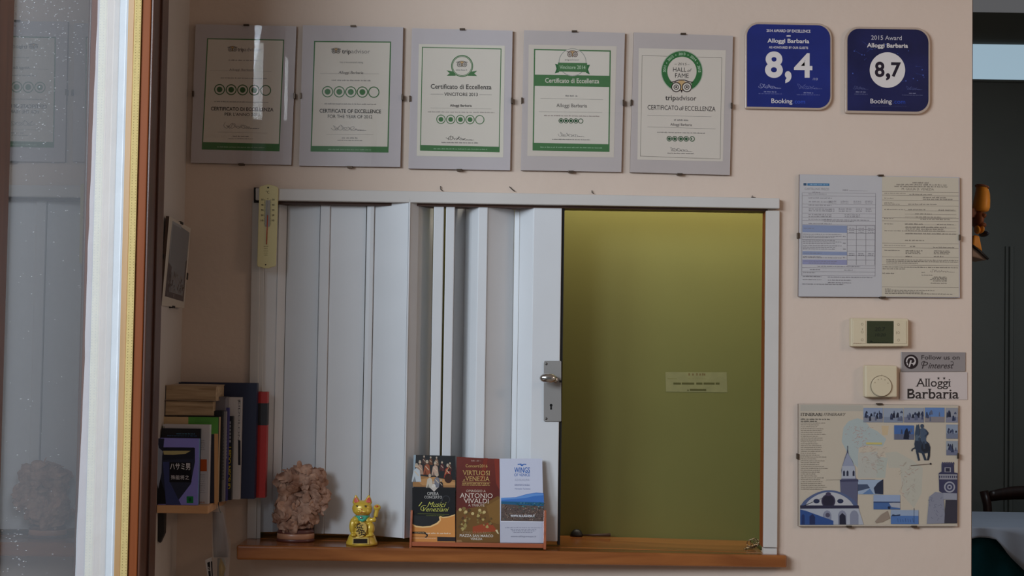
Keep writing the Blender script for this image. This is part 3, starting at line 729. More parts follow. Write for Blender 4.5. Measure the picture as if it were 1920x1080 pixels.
p.greek(960, 1085, 130, 11, TB, rg); p.greek(835, 1225, 146, 10, TB, rg); p.greek(818, 1230, 160, 10, TB, rg); p.text('M. GIULIA D. VENEZIA', 875, 1125, 194, 17, TB)
for y in (204, 232, 270, 312, 408, 432, 606, 640, 712, 775, 946): p.line([(722, y), (1318, y + 7)], 2.5, LB)
for y in (214, 252, 288, 298, 340, 410, 452, 506, 620, 658): p.greek(740, 740 + rg.choice((70, 120, 165)), y, 7, LB, rg)
for a, b_, y in ((935, 1110, 222), (1040, 1220, 246), (1040, 1270, 260), (925, 1155, 298), (925, 1060, 340), (1160, 1290, 344), (980, 1110, 374), (985, 1180, 398), (1020, 1250, 416), (900, 1040, 452), (1150, 1280, 456), (905, 1220, 476), (905, 1200, 492), (905, 1210, 506), (905, 1310, 528), (900, 1050, 580), (940, 980, 626), (1120, 1285, 634), (905, 955, 704), (1125, 1200, 704)): p.greek(a, b_, y, 9, TB, rg)
for y in (352, 380, 402, 460, 484, 512, 534): p.line([(900, y), (1300, y + 5)], 1.8, LB)
for y in (660, 671, 682): p.greek(905, 1020 + rg.uniform(-10, 20), y, 8, TB, rg); p.greek(1125, 1260 + rg.uniform(-20, 10), y + 2, 8, TB, rg)
for y in (734, 746, 757): p.greek(755, 1315 if y < 750 else 1000, y, 7, TB, rg)
for y in (790, 802): p.greek(726, 1315 if y < 800 else 900, y, 7, TB, rg)
p.greek(725, 820, 836, 9, LB, rg); p.greek(1030, 1056, 830, 7, LB, rg); p.scribble(1100, 1290, 832, 24, 2.5, LB, 3); p.greek(1030, 1115, 852, 6, LB, rg)
for y in (866, 876, 886, 896): p.greek(1095 + rg.uniform(-5, 30), 1226, y, 8, TB, rg)
p.greek(1100, 1225, 914, 7, TB, rg)
for y, e in ((958, 790), (970, 1130), (982, 1040), (996, 1270)): p.greek(745, e, y, 7, TB, rg)
p.build('documents', df)

# ------------------------------------------------------------ itinerary map
iq = [(1497, 757.3), (1797, 759.6), (1795.3, 987), (1497, 987)]
itf = clip_frame('map_frame', 'clip framed itinerary poster with a pale map and blue town views', 'framed map', iq, (190, 176, 160), clips=(0.51, 0.42, 0.32, 0.43), bottom2=0.73)
p = Print(on_y(-0.0097), 1480, 745, 4.234, 0.006, 4e-6)
p.poly([(86, 62), (1336, 70), (1330, 1016), (86, 1012)], (196, 182, 162)); p.poly([(88, 60), (585, 64), (585, 110), (88, 108)], (180, 172, 158))
SEA = (172, 180, 176)
p.poly([(430, 240), (470, 190), (540, 165), (600, 185), (640, 240), (700, 270), (770, 330), (740, 390), (640, 380), (550, 400), (545, 560), (500, 520), (450, 420), (415, 350)], SEA)
p.poly([(760, 440), (850, 430), (980, 500), (1060, 560), (1050, 760), (990, 880), (900, 780), (880, 560), (790, 560)], (186, 180, 164)); p.poly([(545, 440), (700, 430), (700, 640), (545, 640)], (184, 180, 168)); p.poly([(700, 470), (780, 480), (760, 640), (690, 640)], (178, 180, 168))
p.poly([(730, 225), (790, 225), (780, 300), (740, 300)], (200, 176, 140))
r = random.Random(9); RED = (184, 142, 130)
for _ in range(70):
    x, y = r.gauss(560, 50), r.uniform(230, 400); p.line([(x, y), (x + r.uniform(-22, 22), y + r.uniform(-14, 14))], 2.5, RED)
for _ in range(60):
    x, y = r.uniform(580, 760), r.uniform(400, 590); p.line([(x, y), (x + r.uniform(-34, 34), y + r.uniform(-22, 22))], 2, (172, 156, 140) if r.random() < .7 else RED)
for _ in range(40):
    x, y = r.uniform(880, 1000), r.uniform(520, 820); p.line([(x, y), (x + r.uniform(-34, 34), y + r.uniform(-30, 30))], 2, RED if r.random() < .5 else (176, 162, 146))
p.rect(610, 358, 735, 374, (200, 184, 110)); p.text('ITINERARI', 90, 262, 148, 24, (56, 50, 46), serif=True); p.text('ITINERARY', 272, 448, 147, 23, (110, 100, 90), shear=.3)
p.greek(92, 322, 168, 10, (90, 84, 78), rg); p.greek(92, 220, 184, 10, (90, 84, 78), rg)
for y in range(200, 735, 15): p.greek(92, 92 + rg.uniform(100, 215), y, 6, (136, 126, 114), rg)
p.line([(290, 656), (680, 652)], 2, (130, 120, 108))
# photographs
def view(x0, y0, x1, y1, sky, low, blobs, seed):
    rr = random.Random(seed); p.rect(x0, y0, x1, y1, sky); h = y1 - y0; p.rect(x0, y0 + h * .62, x1, y1, low)
    for i in range(blobs):
        x = rr.uniform(x0 + 4, x1 - 20); w = rr.uniform(8, 26); t_ = y0 + h * rr.uniform(.15, .6); b_ = min(y1 - 2, t_ + h * rr.uniform(.15, .4)); c = rr.choice(((44, 52, 78), (62, 70, 96), (92, 98, 120), (30, 34, 52)))
        p.poly([(x, b_), (x + w * .2, t_ + 6), (x + w * .5, t_), (x + w * .85, t_ + 8), (x + w, b_)], c)
view(588, 84, 742, 198, (140, 152, 176), (134, 136, 146), 16, 1); view(748, 86, 904, 200, (148, 156, 170), (128, 136, 152), 14, 2)
view(910, 84, 1068, 200, (150, 156, 168), (120, 122, 140), 18, 3); view(1076, 82, 1232, 198, (98, 128, 176), (136, 128, 130), 8, 4); view(1242, 84, 1338, 200, (146, 146, 152), (130, 130, 144), 8, 5)
view(832, 222, 990, 336, (70, 104, 160), (96, 100, 120), 6, 6); view(1246, 216, 1338, 328, (140, 150, 166), (112, 118, 136), 9, 7); view(1246, 346, 1338, 460, (146, 152, 160), (110, 112, 132), 8, 8)
p.poly([(905, 330), (915, 270), (928, 245), (945, 275), (950, 334)], (24, 30, 48))
p.rect(545, 655, 745, 770, (156, 170, 190)); p.poly([(545, 690), (620, 690), (640, 720), (545, 745)], (70, 80, 104)); p.poly([(670, 720), (700, 680), (745, 650), (745, 770), (680, 765)], (40, 46, 66)); p.poly([(580, 768), (640, 725), (670, 768)], (96, 124, 164))
p.rect(668, 775, 880, 890, (150, 164, 190)); p.rect(668, 832, 880, 890, (70, 100, 150)); p.poly([(790, 838), (880, 834), (880, 880), (810, 870)], (170, 170, 176)); p.rect(668, 828, 880, 836, (44, 58, 92)); p.disc(792, 876, 12, (30, 40, 66), 10)
p.rect(806, 895, 1026, 1006, (150, 164, 186)); p.rect(806, 940, 1026, 1006, (82, 116, 170)); p.poly([(810, 944), (820, 928), (845, 934), (880, 928), (880, 940)], (40, 50, 76)); p.line([(990, 880), (990, 1000)], 4, (40, 50, 76))
for k in range(7): p.line([(860 + 20 * k, 960 + 4 * (k % 3)), (864 + 20 * k, 990)], 3, (56, 72, 110))
p.poly([(680, 985), (730, 930), (780, 900), (800, 960), (740, 990), (690, 1000)], (150, 132, 116))
# bell tower and church
LT = (170, 172, 182); NV = (40, 46, 74)
p.poly([(462, 400), (470, 460), (498, 500), (520, 560), (528, 640), (545, 660), (540, 850), (412, 850), (402, 660), (420, 640), (412, 580), (428, 520), (440, 480), (455, 440)], (92, 92, 116))
p.poly([(420, 545), (520, 545), (526, 645), (414, 645)], LT); p.poly([(430, 520), (462, 440), (498, 505), (515, 545), (425, 545)], (146, 150, 168)); p.poly([(400, 655), (545, 650), (550, 668), (405, 672)], (66, 66, 92))
for x in (434, 462, 510): p.poly([(x - 8, 625), (x - 8, 590), (x, 578), (x + 8, 590), (x + 8, 625)], (40, 42, 62))
p.line([(462, 385), (462, 440)], 4, NV)
p.poly([(90, 860)] + [(88 + 460 * k / 16, 862 - 125 * math.sin(math.pi * k / 16) ** .7) for k in range(17)] + [(548, 860)], (84, 96, 130))
p.poly([(110, 860)] + [(125 + 385 * k / 16, 860 - 108 * math.sin(math.pi * k / 16) ** .7) for k in range(17)] + [(530, 860)], (186, 184, 186))
p.disc(310, 824, 56, (66, 58, 80), 28); p.disc(310, 824, 47, (38, 34, 52), 28); p.disc(216, 824, 25, NV, 18, 18); p.disc(405, 824, 25, NV, 18, 18); p.disc(310, 768, 22, (70, 60, 84), 16, 15)
p.poly([(86, 858), (550, 858), (552, 882), (86, 884)], (46, 44, 66)); p.poly([(86, 884), (550, 882), (590, 1010), (86, 1012)], (176, 178, 186))
for x in (300, 420, 515): p.poly([(x - 34, 1010), (x - 34, 930), (x - 20, 905), (x, 896), (x + 20, 905), (x + 34, 930), (x + 34, 1010)], (136, 138, 154))
p.poly([(398, 1010), (398, 940), (420, 918), (446, 940), (450, 1010)], (34, 34, 52)); p.disc(305, 935, 18, (80, 76, 96), 14)
p.poly([(86, 890), (130, 900), (350, 980), (350, 1012), (86, 1012)], (48, 78, 136)); p.poly([(160, 1010), (160, 945), (185, 925), (205, 950), (205, 1010)], (34, 44, 84)); p.poly([(96, 1010), (96, 940), (110, 925), (122, 940), (122, 1010)], (34, 52, 100))
# horse and rider
BZ = (44, 54, 70)
p.poly([(1002, 420), (1022, 425), (1030, 470), (1038, 500), (1022, 504), (1012, 460)], BZ); p.poly([(1046, 430), (1064, 425), (1086, 486), (1090, 500), (1072, 500)], BZ); p.poly([(1094, 400), (1120, 390), (1116, 470), (1106, 500), (1092, 500), (1100, 455)], (34, 40, 52)); p.line([(998, 400), (976, 412), (972, 428)], 10, BZ)
p.poly([(1000, 330), (1030, 318), (1080, 340), (1110, 366), (1120, 400), (1100, 440), (1060, 448), (1020, 436), (998, 410), (992, 370)], BZ); p.disc(1080, 400, 34, (32, 36, 46), 16, 38)
p.poly([(1000, 345), (996, 290), (1004, 240), (1012, 212), (1018, 226), (1028, 210), (1034, 250), (1036, 300), (1034, 350)], (58, 72, 90)); p.poly([(1004, 300), (1018, 296), (1022, 340), (1006, 344)], (84, 100, 116))
p.poly([(1036, 250), (1058, 240), (1088, 256), (1096, 290), (1084, 330), (1090, 366), (1066, 372), (1042, 340)], (70, 84, 104)); p.disc(1054, 228, 15, (60, 72, 92), 12, 17); p.line([(1084, 262), (1102, 286), (1076, 312)], 12, (52, 62, 80)); p.line([(1066, 350), (1072, 410)], 16, (50, 60, 76)); p.line([(1040, 300), (1020, 320)], 9, (90, 106, 124)); p.line([(962, 542), (1128, 528)], 5, (110, 92, 82)); p.disc(1122, 528, 8, (34, 30, 34), 10)
# clock tower
p.poly([(1208, 590), (1208, 530), (1306, 530), (1308, 596), (1336, 600), (1334, 830), (1190, 745), (1186, 600)], (58, 56, 82))
for k in range(6): p.poly([(1210 + 17 * k, 532), (1210 + 17 * k, 520), (1218 + 17 * k, 512), (1224 + 17 * k, 520), (1224 + 17 * k, 532)], (70, 68, 94))
p.rect(1232, 556, 1282, 594, (150, 146, 152)); p.rect(1240, 562, 1274, 590, (44, 42, 60)); p.rect(1190, 612, 1332, 622, (160, 156, 160)); p.rect(1192, 640, 1332, 652, (150, 146, 152)); 
for k in range(8): p.rect(1198 + 17 * k, 624, 1206 + 17 * k, 640, (150, 146, 152))
p.disc(1272, 712, 44, (160, 158, 166), 28); p.disc(1272, 712, 33, (64, 64, 92), 24); p.disc(1272, 712, 20, (150, 148, 158), 20); p.disc(1272, 712, 9, (50, 48, 70), 14)
p.poly([(1222, 758), (1330, 762), (1330, 815), (1222, 810)], (148, 148, 158)); p.poly([(1110, 790), (1160, 750), (1222, 760), (1240, 1000), (1092, 1004)], (136, 136, 148)); p.poly([(1240, 815), (1334, 815), (1332, 1000), (1230, 1000)], (56, 52, 62))
for _ in range(30):
    x, y = r.uniform(1110, 1220), r.uniform(780, 990); p.line([(x, y), (x + r.uniform(-16, 16), y + r.uniform(-20, 20))], 3, (104, 104, 122))
p.build('map_poster', itf)

# ------------------------------------------------------------ thermostats and stickers
M_ivory = mat('ivory_plastic', (206, 190, 160), 0.45, spec=0.4, var=0.02)
def C6(pts): return crop(pts, 1560, 580, 6.0)
c = W(1650, 623, 0); tm = thing('digital_thermostat', 'ivory digital thermostat with a dark green display', 'thermostat', (c.x, 0, c.z))
q = MB(); q.slab(C6([(215, 97), (862, 104), (862, 418), (215, 420)]), -0.022, -0.0004, M_ivory); q.build('housing', tm, bevel=0.003, seg=3)
q = MB(); q.slab(C6([(236, 122), (380, 126), (384, 384), (236, 388)]), -0.0235, -0.0215, M_ivory); q.build('button_cover', tm, bevel=0.0008); q = MB(); q.slab(C6([(698, 128), (838, 130), (840, 386), (694, 386)]), -0.0235, -0.0215, M_ivory); q.build('button_cover', tm, bevel=0.0008)
q = MB(); q.slab(C6([(394, 130), (692, 132), (692, 383), (394, 382)]), -0.0228, -0.0215, mat('lcd_screen', (58, 62, 42), 0.25, spec=0.4, var=0.05)); lcd = q.build('display', tm)
p = Print(on_y(-0.0230), 1560, 580, 6.0, 0.01); LC = (32, 36, 24); p.text('20.7', 480, 600, 244, 42, LC, .01, shear=.15); p.text('10:20', 484, 604, 304, 34, LC, .008, shear=.15); p.poly([(420, 372), (440, 348), (470, 372)], LC); p.greek(470, 640, 368, 7, LC, rg); p.build('digits', lcd)
p = Print(on_y(-0.0237), 1560, 580, 6.0, 0.01); PB = (150, 132, 108)
for x, y in ((340, 168), (340, 255), (340, 343), (748, 172), (748, 262), (748, 346)):
    pb = Print(on_y(-0.0237), 1560, 580, 6.0, 0.01); pb.ring(x, y, 14, 4, PB); pb.build('button', tm)
p.disc(342, 222, 5, (70, 60, 50), 10); p.line([(724, 248), (722, 280)], 5, PB); p.greek(240, 330, 376, 8, (170, 130, 110), rg); p.build('marking', tm)
c = W(1652.5, 716, 0); td = thing('dial_thermostat', 'square ivory thermostat with a round dial', 'thermostat', (c.x, 0, c.z))
q = MB(); q.slab(C6([(374, 628), (738, 634), (738, 990), (374, 992)]), -0.026, -0.0004, M_ivory); q.build('housing', td, bevel=0.004, seg=3)
q = MB(); cc = W(1560 + 555 / 6, 580 + 865 / 6, -0.027); R0 = 117 / 6 * (D - .027) / F
rt = lambda prof: [(cc + Vector((r_ * math.cos(a), y_, r_ * math.sin(a)))) for r_, y_ in prof for a in [2 * math.pi * k / 40 for k in range(40)]]
prof = [(R0 * 1.03, 0.002), (R0 * 1.03, 0.0006), (R0, 0.0004)]; vs = rt(prof); q.add(vs, [(i * 40 + j, i * 40 + (j + 1) % 40, (i + 1) * 40 + (j + 1) % 40, (i + 1) * 40 + j) for i in range(2) for j in range(40)], mat('dial_groove', (70, 50, 36), 0.7, var=0))
prof = [(R0 * .965, 0.003), (R0 * .965, -0.003), (R0 * .92, -0.0045)]; vs = rt(prof); q.add(vs, [(i * 40 + j, i * 40 + (j + 1) % 40, (i + 1) * 40 + (j + 1) % 40, (i + 1) * 40 + j) for i in range(2) for j in range(40)] + [tuple(range(80, 120))], M_ivory)
q.build('dial', td, weld=False)
p = Print(on_y(-0.0262), 1560, 580, 6.0, 0.0); p.line([(560, 730), (560, 744)], 4, PB); p.build('mark', td)
p = Print(on_y(-0.0319), 1560, 580, 6.0, 0.0)
for a in (-150, -115, -90, -60, -25): p.disc(555 + 82 * math.cos(math.radians(a)), 865 + 82 * math.sin(math.radians(a)), 6, PB, 8)
p.build('dial_marks', td)

c = W(1750, 679, 0); s1 = thing('social_media_sticker', 'silver grey sticker with a round black letter badge and follow us lettering', 'sticker', (c.x, 0, c.z))
q = MB(); q.slab(C6([(782, 480), (1504, 484), (1503, 700), (782, 704)]), -0.003, -0.0004, mat('silver_sticker', (150, 142, 140), 0.35, spec=0.5, metal=0.25, var=0.03)); q.build('plate', s1, bevel=0.0006)
p = Print(on_y(-0.00305), 1560, 580, 6.0, 0.004); BK = (38, 26, 28); p.disc(890, 590, 81, BK, 40); GS = (190, 180, 176)
p.ring(888, 585, 56, 15, GS, -190, 60, 26); p.line([(842, 600), (852, 628)], 12, GS); p.line([(890, 572), (868, 648)], 17, GS); p.line([(892, 606), (912, 612), (932, 590)], 10, GS)
p.text('Follow us on', 1006, 1436, 564, 47, (58, 50, 50), .012)
p.text('P', 1010, 1080, 668, 78, (62, 52, 52), shear=.25); p.ring(1034, 612, 30, 7, (62, 52, 52), 120, 300, 14); p.text('interest', 1082, 1368, 664, 62, (62, 52, 52), .012, shear=.35); p.line([(1335, 590), (1352, 586), (1368, 600), (1362, 624), (1346, 622)], 6, (62, 52, 52))
p.build('lettering', s1)
c = W(1750, 724, 0); s2 = thing('name_sticker', 'white sticker with two stars and the serif guesthouse name', 'sticker', (c.x, 0, c.z))
q = MB(); q.slab(C6([(764, 708), (1524, 708), (1526, 1016), (760, 1020)]), -0.002, -0.0004, mat('white_sticker', (196, 182, 176), 0.4, var=0.02)); q.build('plate', s2, bevel=0.0005)
p = Print(on_y(-0.00205), 1560, 580, 6.0, 0.002); BK = (50, 42, 40)
p.text('Alloggi', 940, 1336, 868, 88, BK, 0.006, serif=True, res=5); p.text('Barbaria', 848, 1426, 1003, 106, BK, 0.012, serif=True, res=5)
for x in (1198, 1262): p.poly([(x + (19 if k % 2 == 0 else 8) * math.sin(math.pi * k / 5), 776 - (19 if k % 2 == 0 else 8) * math.cos(math.pi * k / 5)) for k in range(10)], BK)
p.build('lettering', s2)

# ------------------------------------------------------------ thermometer on the hatch frame
c = W(502, 424, -0.03); th = thing('wall_thermometer', 'cream plastic thermometer hanging at the left end of the head rail', 'thermometer', (c.x, -0.024, c.z))
out = [(486, 353), (487, 350), (495, 347), (502, 345.5), (510, 347), (519, 350), (521.5, 353), (517, 496), (515, 499.5), (508, 501), (503, 503), (495, 503), (490, 501), (484, 500), (482, 497)]
q = MB(); q.slab(out, -0.030, -0.0235, mat('cream_plastic', (204, 192, 140), 0.5, spec=0.35, var=0.03)); q.build('back_plate', th, bevel=0.001)
p = Print(on_y(-0.0302), 470, 340, 6.357, 0.01); TK = (46, 40, 32)
p.disc(208, 74, 11, (30, 26, 22), 14); p.disc(178, 994, 9, (40, 36, 30), 12); p.text('°C', 180, 222, 144, 30, TK, .01)
for k, t_ in enumerate(('50', '40', '30', '20', '10')):
    y = 218 + 62 * k
    p.text(t_, 126 - k, 154 - k, y + 10, 20, TK, .012); p.text(t_, 256 - k, 284 - k, y + 10, 20, TK, .012)
    for j in range(5): p.rect(162 - k, y + 12.4 * j, 172 - k, y + 12.4 * j + 3, TK); p.rect(236 - k, y + 12.4 * j, 246 - k, y + 12.4 * j + 3, TK)
p.text('0', 198, 210, 214, 16, TK)
for y, w_ in ((772, 26), (798, 20), (824, 26), (850, 24), (876, 18)): p.greek(182 - w_, 182 + w_, y, 7, (110, 98, 70), rg)
p.build('scale', th)
q = MB(); q.slab(crop([(180, 225), (232, 225), (226, 538), (170, 538)], 470, 340, 6.357), -0.0315, -0.0300, mat('grey_tube_strip', (128, 118, 104), 0.35, var=0.03)); tb = q.build('tube_backing', th)
q = MB(); q.tube([W(470 + 205 / 6.357, 340 + 232 / 6.357, -0.0322), W(470 + 202 / 6.357, 340 + 405 / 6.357, -0.0322)], 0.0011, mat('clear_tube', (170, 164, 154), 0.1, var=0), 10)
q.tube([W(470 + 202 / 6.357, 340 + 404 / 6.357, -0.0322), W(470 + 188 / 6.357, 340 + 752 / 6.357, -0.0322)], 0.0012, mat('red_spirit', (176, 70, 48), 0.2, var=0), 10); q.build('tube', th, weld=False)

# ------------------------------------------------------------ bookshelf on the left wall
zsh = W(340, 947.6, -0.20).z
q = MB(); rx = W(390.5, 949, -0.20).x
b0 = W(390.5, 963.5, -0.20).z
q.box((XL + 0.001, -0.20, b0), (rx, -0.003, zsh), M_shelfwood)
shf = thing('book_shelf', 'small wooden shelf on the left wall carrying the books', 'shelf', (XL, -0.1, zsh))
q.build('board', shf, bevel=0.0015)
q = MB(); xk = XL + 0.001
pr = [(-0.185, b0 - 0.0002), (-0.185, b0 - 0.014), (-0.06, b0 - 0.075), (-0.045, b0 - 0.088), (-0.030, b0 - 0.085), (-0.030, b0 - 0.0002)]
xb0 = W(299, 980, -0.17).x; xb1 = W(311, 980, -0.17).x
zb = W(305, 1017, -0.17).z
q.prism([(xb0, -0.185, b0 - 0.0004), (xb1, -0.185, b0 - 0.0004), (xb1, -0.183, W(310, 1000, -0.18).z), (xb0 + 0.006, -0.182, zb), (xb0, -0.182, zb + 0.004)],
        [(xb0, -0.165, b0 - 0.0004), (xb1, -0.165, b0 - 0.0004), (xb1, -0.165, W(310, 1000, -0.18).z), (xb0 + 0.006, -0.168, zb), (xb0, -0.168, zb + 0.004)], M_dark)
q.build('bracket', shf, bevel=0.001)
q = MB(); q.tube([W(411, 938, -0.11), W(409, 944, -0.112), W(410.5, 952, -0.113), W(413, 959, -0.112), W(414, 961, -0.11)], 0.0013, M_dark, 6); q.build('hook', shf)

M_pages = wood('book_pages', (150, 124, 96), (188, 162, 130), 0.85, 14.0, 'X', 0.0, 0.1)
def book(label, x0, x1, ytop, y_front, thick, cover, spine=None, group='books on the small shelf', lift=0.0):
    """upright book: front cover at depth y_front, photo x0..x1 at its own height; spine on its right side"""
    p0 = W(x0, 880, y_front).x; p1 = W(x1, 880, y_front).x; zt_ = W((x0 + x1) / 2, ytop, y_front).z; p0 = max(p0, XL + 0.003)
    z0 = zsh + 0.0004 + lift; yb_ = y_front + thick
    root = thing('book', label, 'book', ((p0 + p1) / 2, (y_front + yb_) / 2, z0), group)
    ct = min(0.0016, thick * 0.16)
    q = MB(); q.box((p0, y_front, z0), (p1, y_front + ct, zt_), cover); q.box((p0, yb_ - ct, z0), (p1, yb_, zt_), cover)
    q.build('cover', root, bevel=0.0004, weld=False)
    q = MB(); q.box((p1 - ct, y_front + ct, z0), (p1, yb_ - ct, zt_), spine or cover); q.build('spine', root, weld=False)
    q = MB(); q.box((p0 + 0.001, y_front + ct, z0 + 0.001), (p1 - ct - 0.0003, yb_ - ct, zt_ - 0.002), M_pages); q.build('pages', root, weld=False)
    return root, p1
CV = lambda n, c, r=0.35: mat('cover_' + n, c, r, spec=0.45, var=0.04)
def on_x(x): return lambda u, v, h: WX(u, v, x + h)
BS = (280, 700, 3.858)
# purple paperback at the front
B1, x1 = book('purple paperback at the front of the shelf with white Japanese title', 284, 372, 822, -0.197, 0.013, CV('purple', (146, 144, 232)), CV('blue_edge', (84, 128, 160)))
p = Print(on_y(-0.1972), *BS, 0.01)
p.poly([(15, 470), (108, 472), (100, 560), (330, 540), (330, 640), (300, 800), (190, 945), (15, 948)], (44, 50, 72))
p.poly([(15, 520), (70, 560), (80, 760), (140, 945), (15, 945)], (20, 20, 26)); p.poly([(90, 535), (325, 537), (322, 620), (100, 625)], (34, 38, 54))
p.poly([(100, 560), (300, 560), (262, 582), (170, 590), (105, 588)], (186, 176, 124)); p.poly([(62, 505), (70, 540), (98, 565), (92, 600), (88, 720), (64, 835), (50, 760), (42, 640), (32, 580), (56, 545)], (150, 158, 176))
p.poly([(98, 640), (145, 640), (145, 780), (230, 950), (120, 950)], (60, 70, 122)); p.rect(145, 645, 305, 788, (20, 20, 28))
p.text('ハサミ男', 150, 296, 694, 38, (226, 226, 232), .012); p.text('殊能将之', 156, 288, 766, 24, (226, 226, 232), .0)
p.rect(270, 890, 318, 938, (26, 132, 70)); p.poly([(282, 905), (300, 900), (304, 925), (286, 928)], (16, 80, 50)); p.build('cover_print', B1)
B2, x2 = book('black booklet behind the purple paperback with faint blue title lines', 284, 374.5, 803.5, -0.182, 0.008, CV('black', (24, 26, 34)))
p = Print(on_y(-0.1822), *BS, 0.01); p.greek(195, 330, 432, 9, (90, 140, 170), rg); p.greek(130, 345, 448, 8, (70, 110, 150), rg); p.build('cover_print', B2)
B3, x3 = book('white book with an orange square, third from the front of the shelf', 296, 391.5, 796, -0.172, 0.018, CV('white', (200, 196, 198)))
p = Print(on_y(-0.1722), *BS, 0.01); p.greek(95, 110, 380, 20, (90, 100, 60), rg)
for y in range(482, 560, 13): p.greek(368, 402, y, 6, (128, 120, 124), rg)
for y in range(730, 860, 16): p.greek(364, 402, y, 6, (150, 140, 142), rg)
p.rect(364, 622, 416, 708, (186, 84, 34)); p.greek(362, 400, 928, 8, (160, 80, 40), rg); p.build('cover_print', B3)
B4, x4 = book('green and black book with a cream band, behind the white one', 299, 408.5, 781.5, -0.152, 0.020, CV('near_black', (30, 30, 46)), CV('cream_spine', (196, 160, 118)))
p = Print(on_y(-0.1522), *BS, 0.01); p.poly([(75, 312), (500, 318), (498, 440), (72, 440)], (92, 158, 70)); p.poly([(75, 312), (282, 315), (282, 372), (72, 372)], (200, 172, 132)); p.poly([(470, 436), (498, 437), (496, 945), (470, 945)], (206, 158, 110))
for y in (328, 342, 354): p.greek(330, 440, y, 5, (60, 110, 50), rg)
p.build('cover_print', B4)
# thin spines
B5, x5 = book('thin black book squeezed between green book and grey book', 330, 415.5, 770, -0.131, 0.010, CV('black_b', (22, 22, 24)))
B6, x6 = book('grey book with a pale spine in the middle of the shelf', 330, 421.5, 771, -0.120, 0.014, CV('grey', (140, 134, 132)))
B7, x7 = book('slim violet book with tiny lettering on the spine', 335, 427, 764, -0.105, 0.010, CV('violet', (70, 64, 120)))
B8, x8 = book('black book with yellow vertical lettering on the spine', 335, 434.5, 780, -0.094, 0.016, CV('black_c', (26, 24, 26)))
for B, xx, yf_, y0, y1, c in ((B6, 418.5, -.120, 800, 900, (100, 96, 96)), (B7, 424.6, -.105, 778, 860, (150, 146, 180))):
    p = Print(on_y(yf_ - 0.0002)); 
    for y in range(int(y0), int(y1), 6): p.rect(xx - 1.2, y, xx + 1.2, y + 3.6, c)
    p.build('spine_print', B)
p = Print(on_y(-0.0942)); p.vtext('LEIDO NECSUD', 427.6, 838, 917, 5.6, (206, 176, 44), .02, -0.02); p.greek(426, 433, 792, 3, (150, 146, 146), rg)
for y in range(790, 832, 7): p.rect(428, y, 433, y + 4.5, (150, 148, 150))
p.build('spine_print', B8)
B9, x9 = book('tall white hardback with dark letters beside the navy book', 345, 450, 744.5, -0.077, 0.016, CV('white_b', (198, 190, 186)))
p = Print(on_y(-0.0772))
p.vtext('EIDOLON', 447.2, 752, 826, 3.6, (92, 86, 88), .0, -0.02); p.greek(446, 451, 749, 3, (50, 46, 48), rg); p.rect(446.5, 826, 451, 872, (40, 38, 46)); p.build('spine_print', B9)
B10, x10 = book('big navy blue volume standing near the back wall', 331, 478, 717.5, -0.0615, 0.024, CV('navy', (30, 36, 62), 0.5))
B11, x11 = book('large red volume with a black spine band against the back wall', 350, 498, 734, -0.036, 0.025, CV('red', (178, 40, 34), 0.4))
q = MB(); q.box((x11 - .05, -0.0363, W(490, 797.5, -.036).z), (x11 + .0004, -0.011, W(490, 756, -.036).z), mat('spine_band_black', (36, 34, 36), .5, var=0)); q.build('spine_band', B11)

# paperbacks lying on top
def flat_book(label, x0, x1, y0, y1, yfr, depth, skew, cover_c, inner=None):
    a = W(x0, y1, yfr); b_ = W(x1, y0, yfr); z0 = a.z; z1 = b_.z
    root = thing('book', label, 'book', ((a.x + b_.x) / 2, yfr, z0), 'books on the small shelf')
    ct = 0.0016
    def layer(za, zb, mt, name, ins=0.0, bulge=0.0):
        q = MB(); n = 8; top = []; bot = []
        fr = []
        for i in range(n + 1):
            t_ = i / n; x = a.x + ins + (b_.x - a.x - 2 * ins) * t_; y = yfr + ins + skew * t_
            w_ = bulge * math.sin(math.pi * t_)
            fr.append((x, y, w_))
        vs = [(x, y, za + w_) for x, y, w_ in fr] + [(x, y, zb + w_) for x, y, w_ in fr] + [(x, y + depth, za + w_) for x, y, w_ in fr] + [(x, y + depth, zb + w_) for x, y, w_ in fr]
        N = n + 1; fs = []
        for i in range(n): fs += [(i, i + 1, N + i + 1, N + i), (2 * N + i, 3 * N + i, 3 * N + i + 1, 2 * N + i + 1), (N + i, N + i + 1, 3 * N + i + 1, 3 * N + i), (i, 2 * N + i, 2 * N + i + 1, i + 1)]
        fs += [(0, N, 3 * N, 2 * N), (n, 2 * N + n, 3 * N + n, N + n)]
        q.add(vs, fs, mt); return q.build(name, root, weld=False)
    layer(z0, z0 + ct, cover_c, 'back_cover'); layer(z0 + ct, z1 - ct, inner or M_pages, 'pages', 0.002, 0.0006); layer(z1 - ct, z1, cover_c, 'front_cover', 0, 0.0007)
    return root
flat_book('lower of the two yellowed paperbacks lying on the books', 308, 400, 752, 779.5, -0.150, 0.105, 0.004, CV('brown_dark', (70, 54, 44)))
flat_book('upper yellowed paperback on top of the book pile', 309, 407, 723.5, 750.5, -0.148, 0.100, -0.004, CV('beige', (176, 150, 122)))
flat_book('small grey book lying behind the yellowed paperbacks', 400.8, 424, 745, 771, -0.118, 0.040, 0.0, CV('grey_b', (110, 104, 108)), CV('grey_b', (110, 104, 108)))

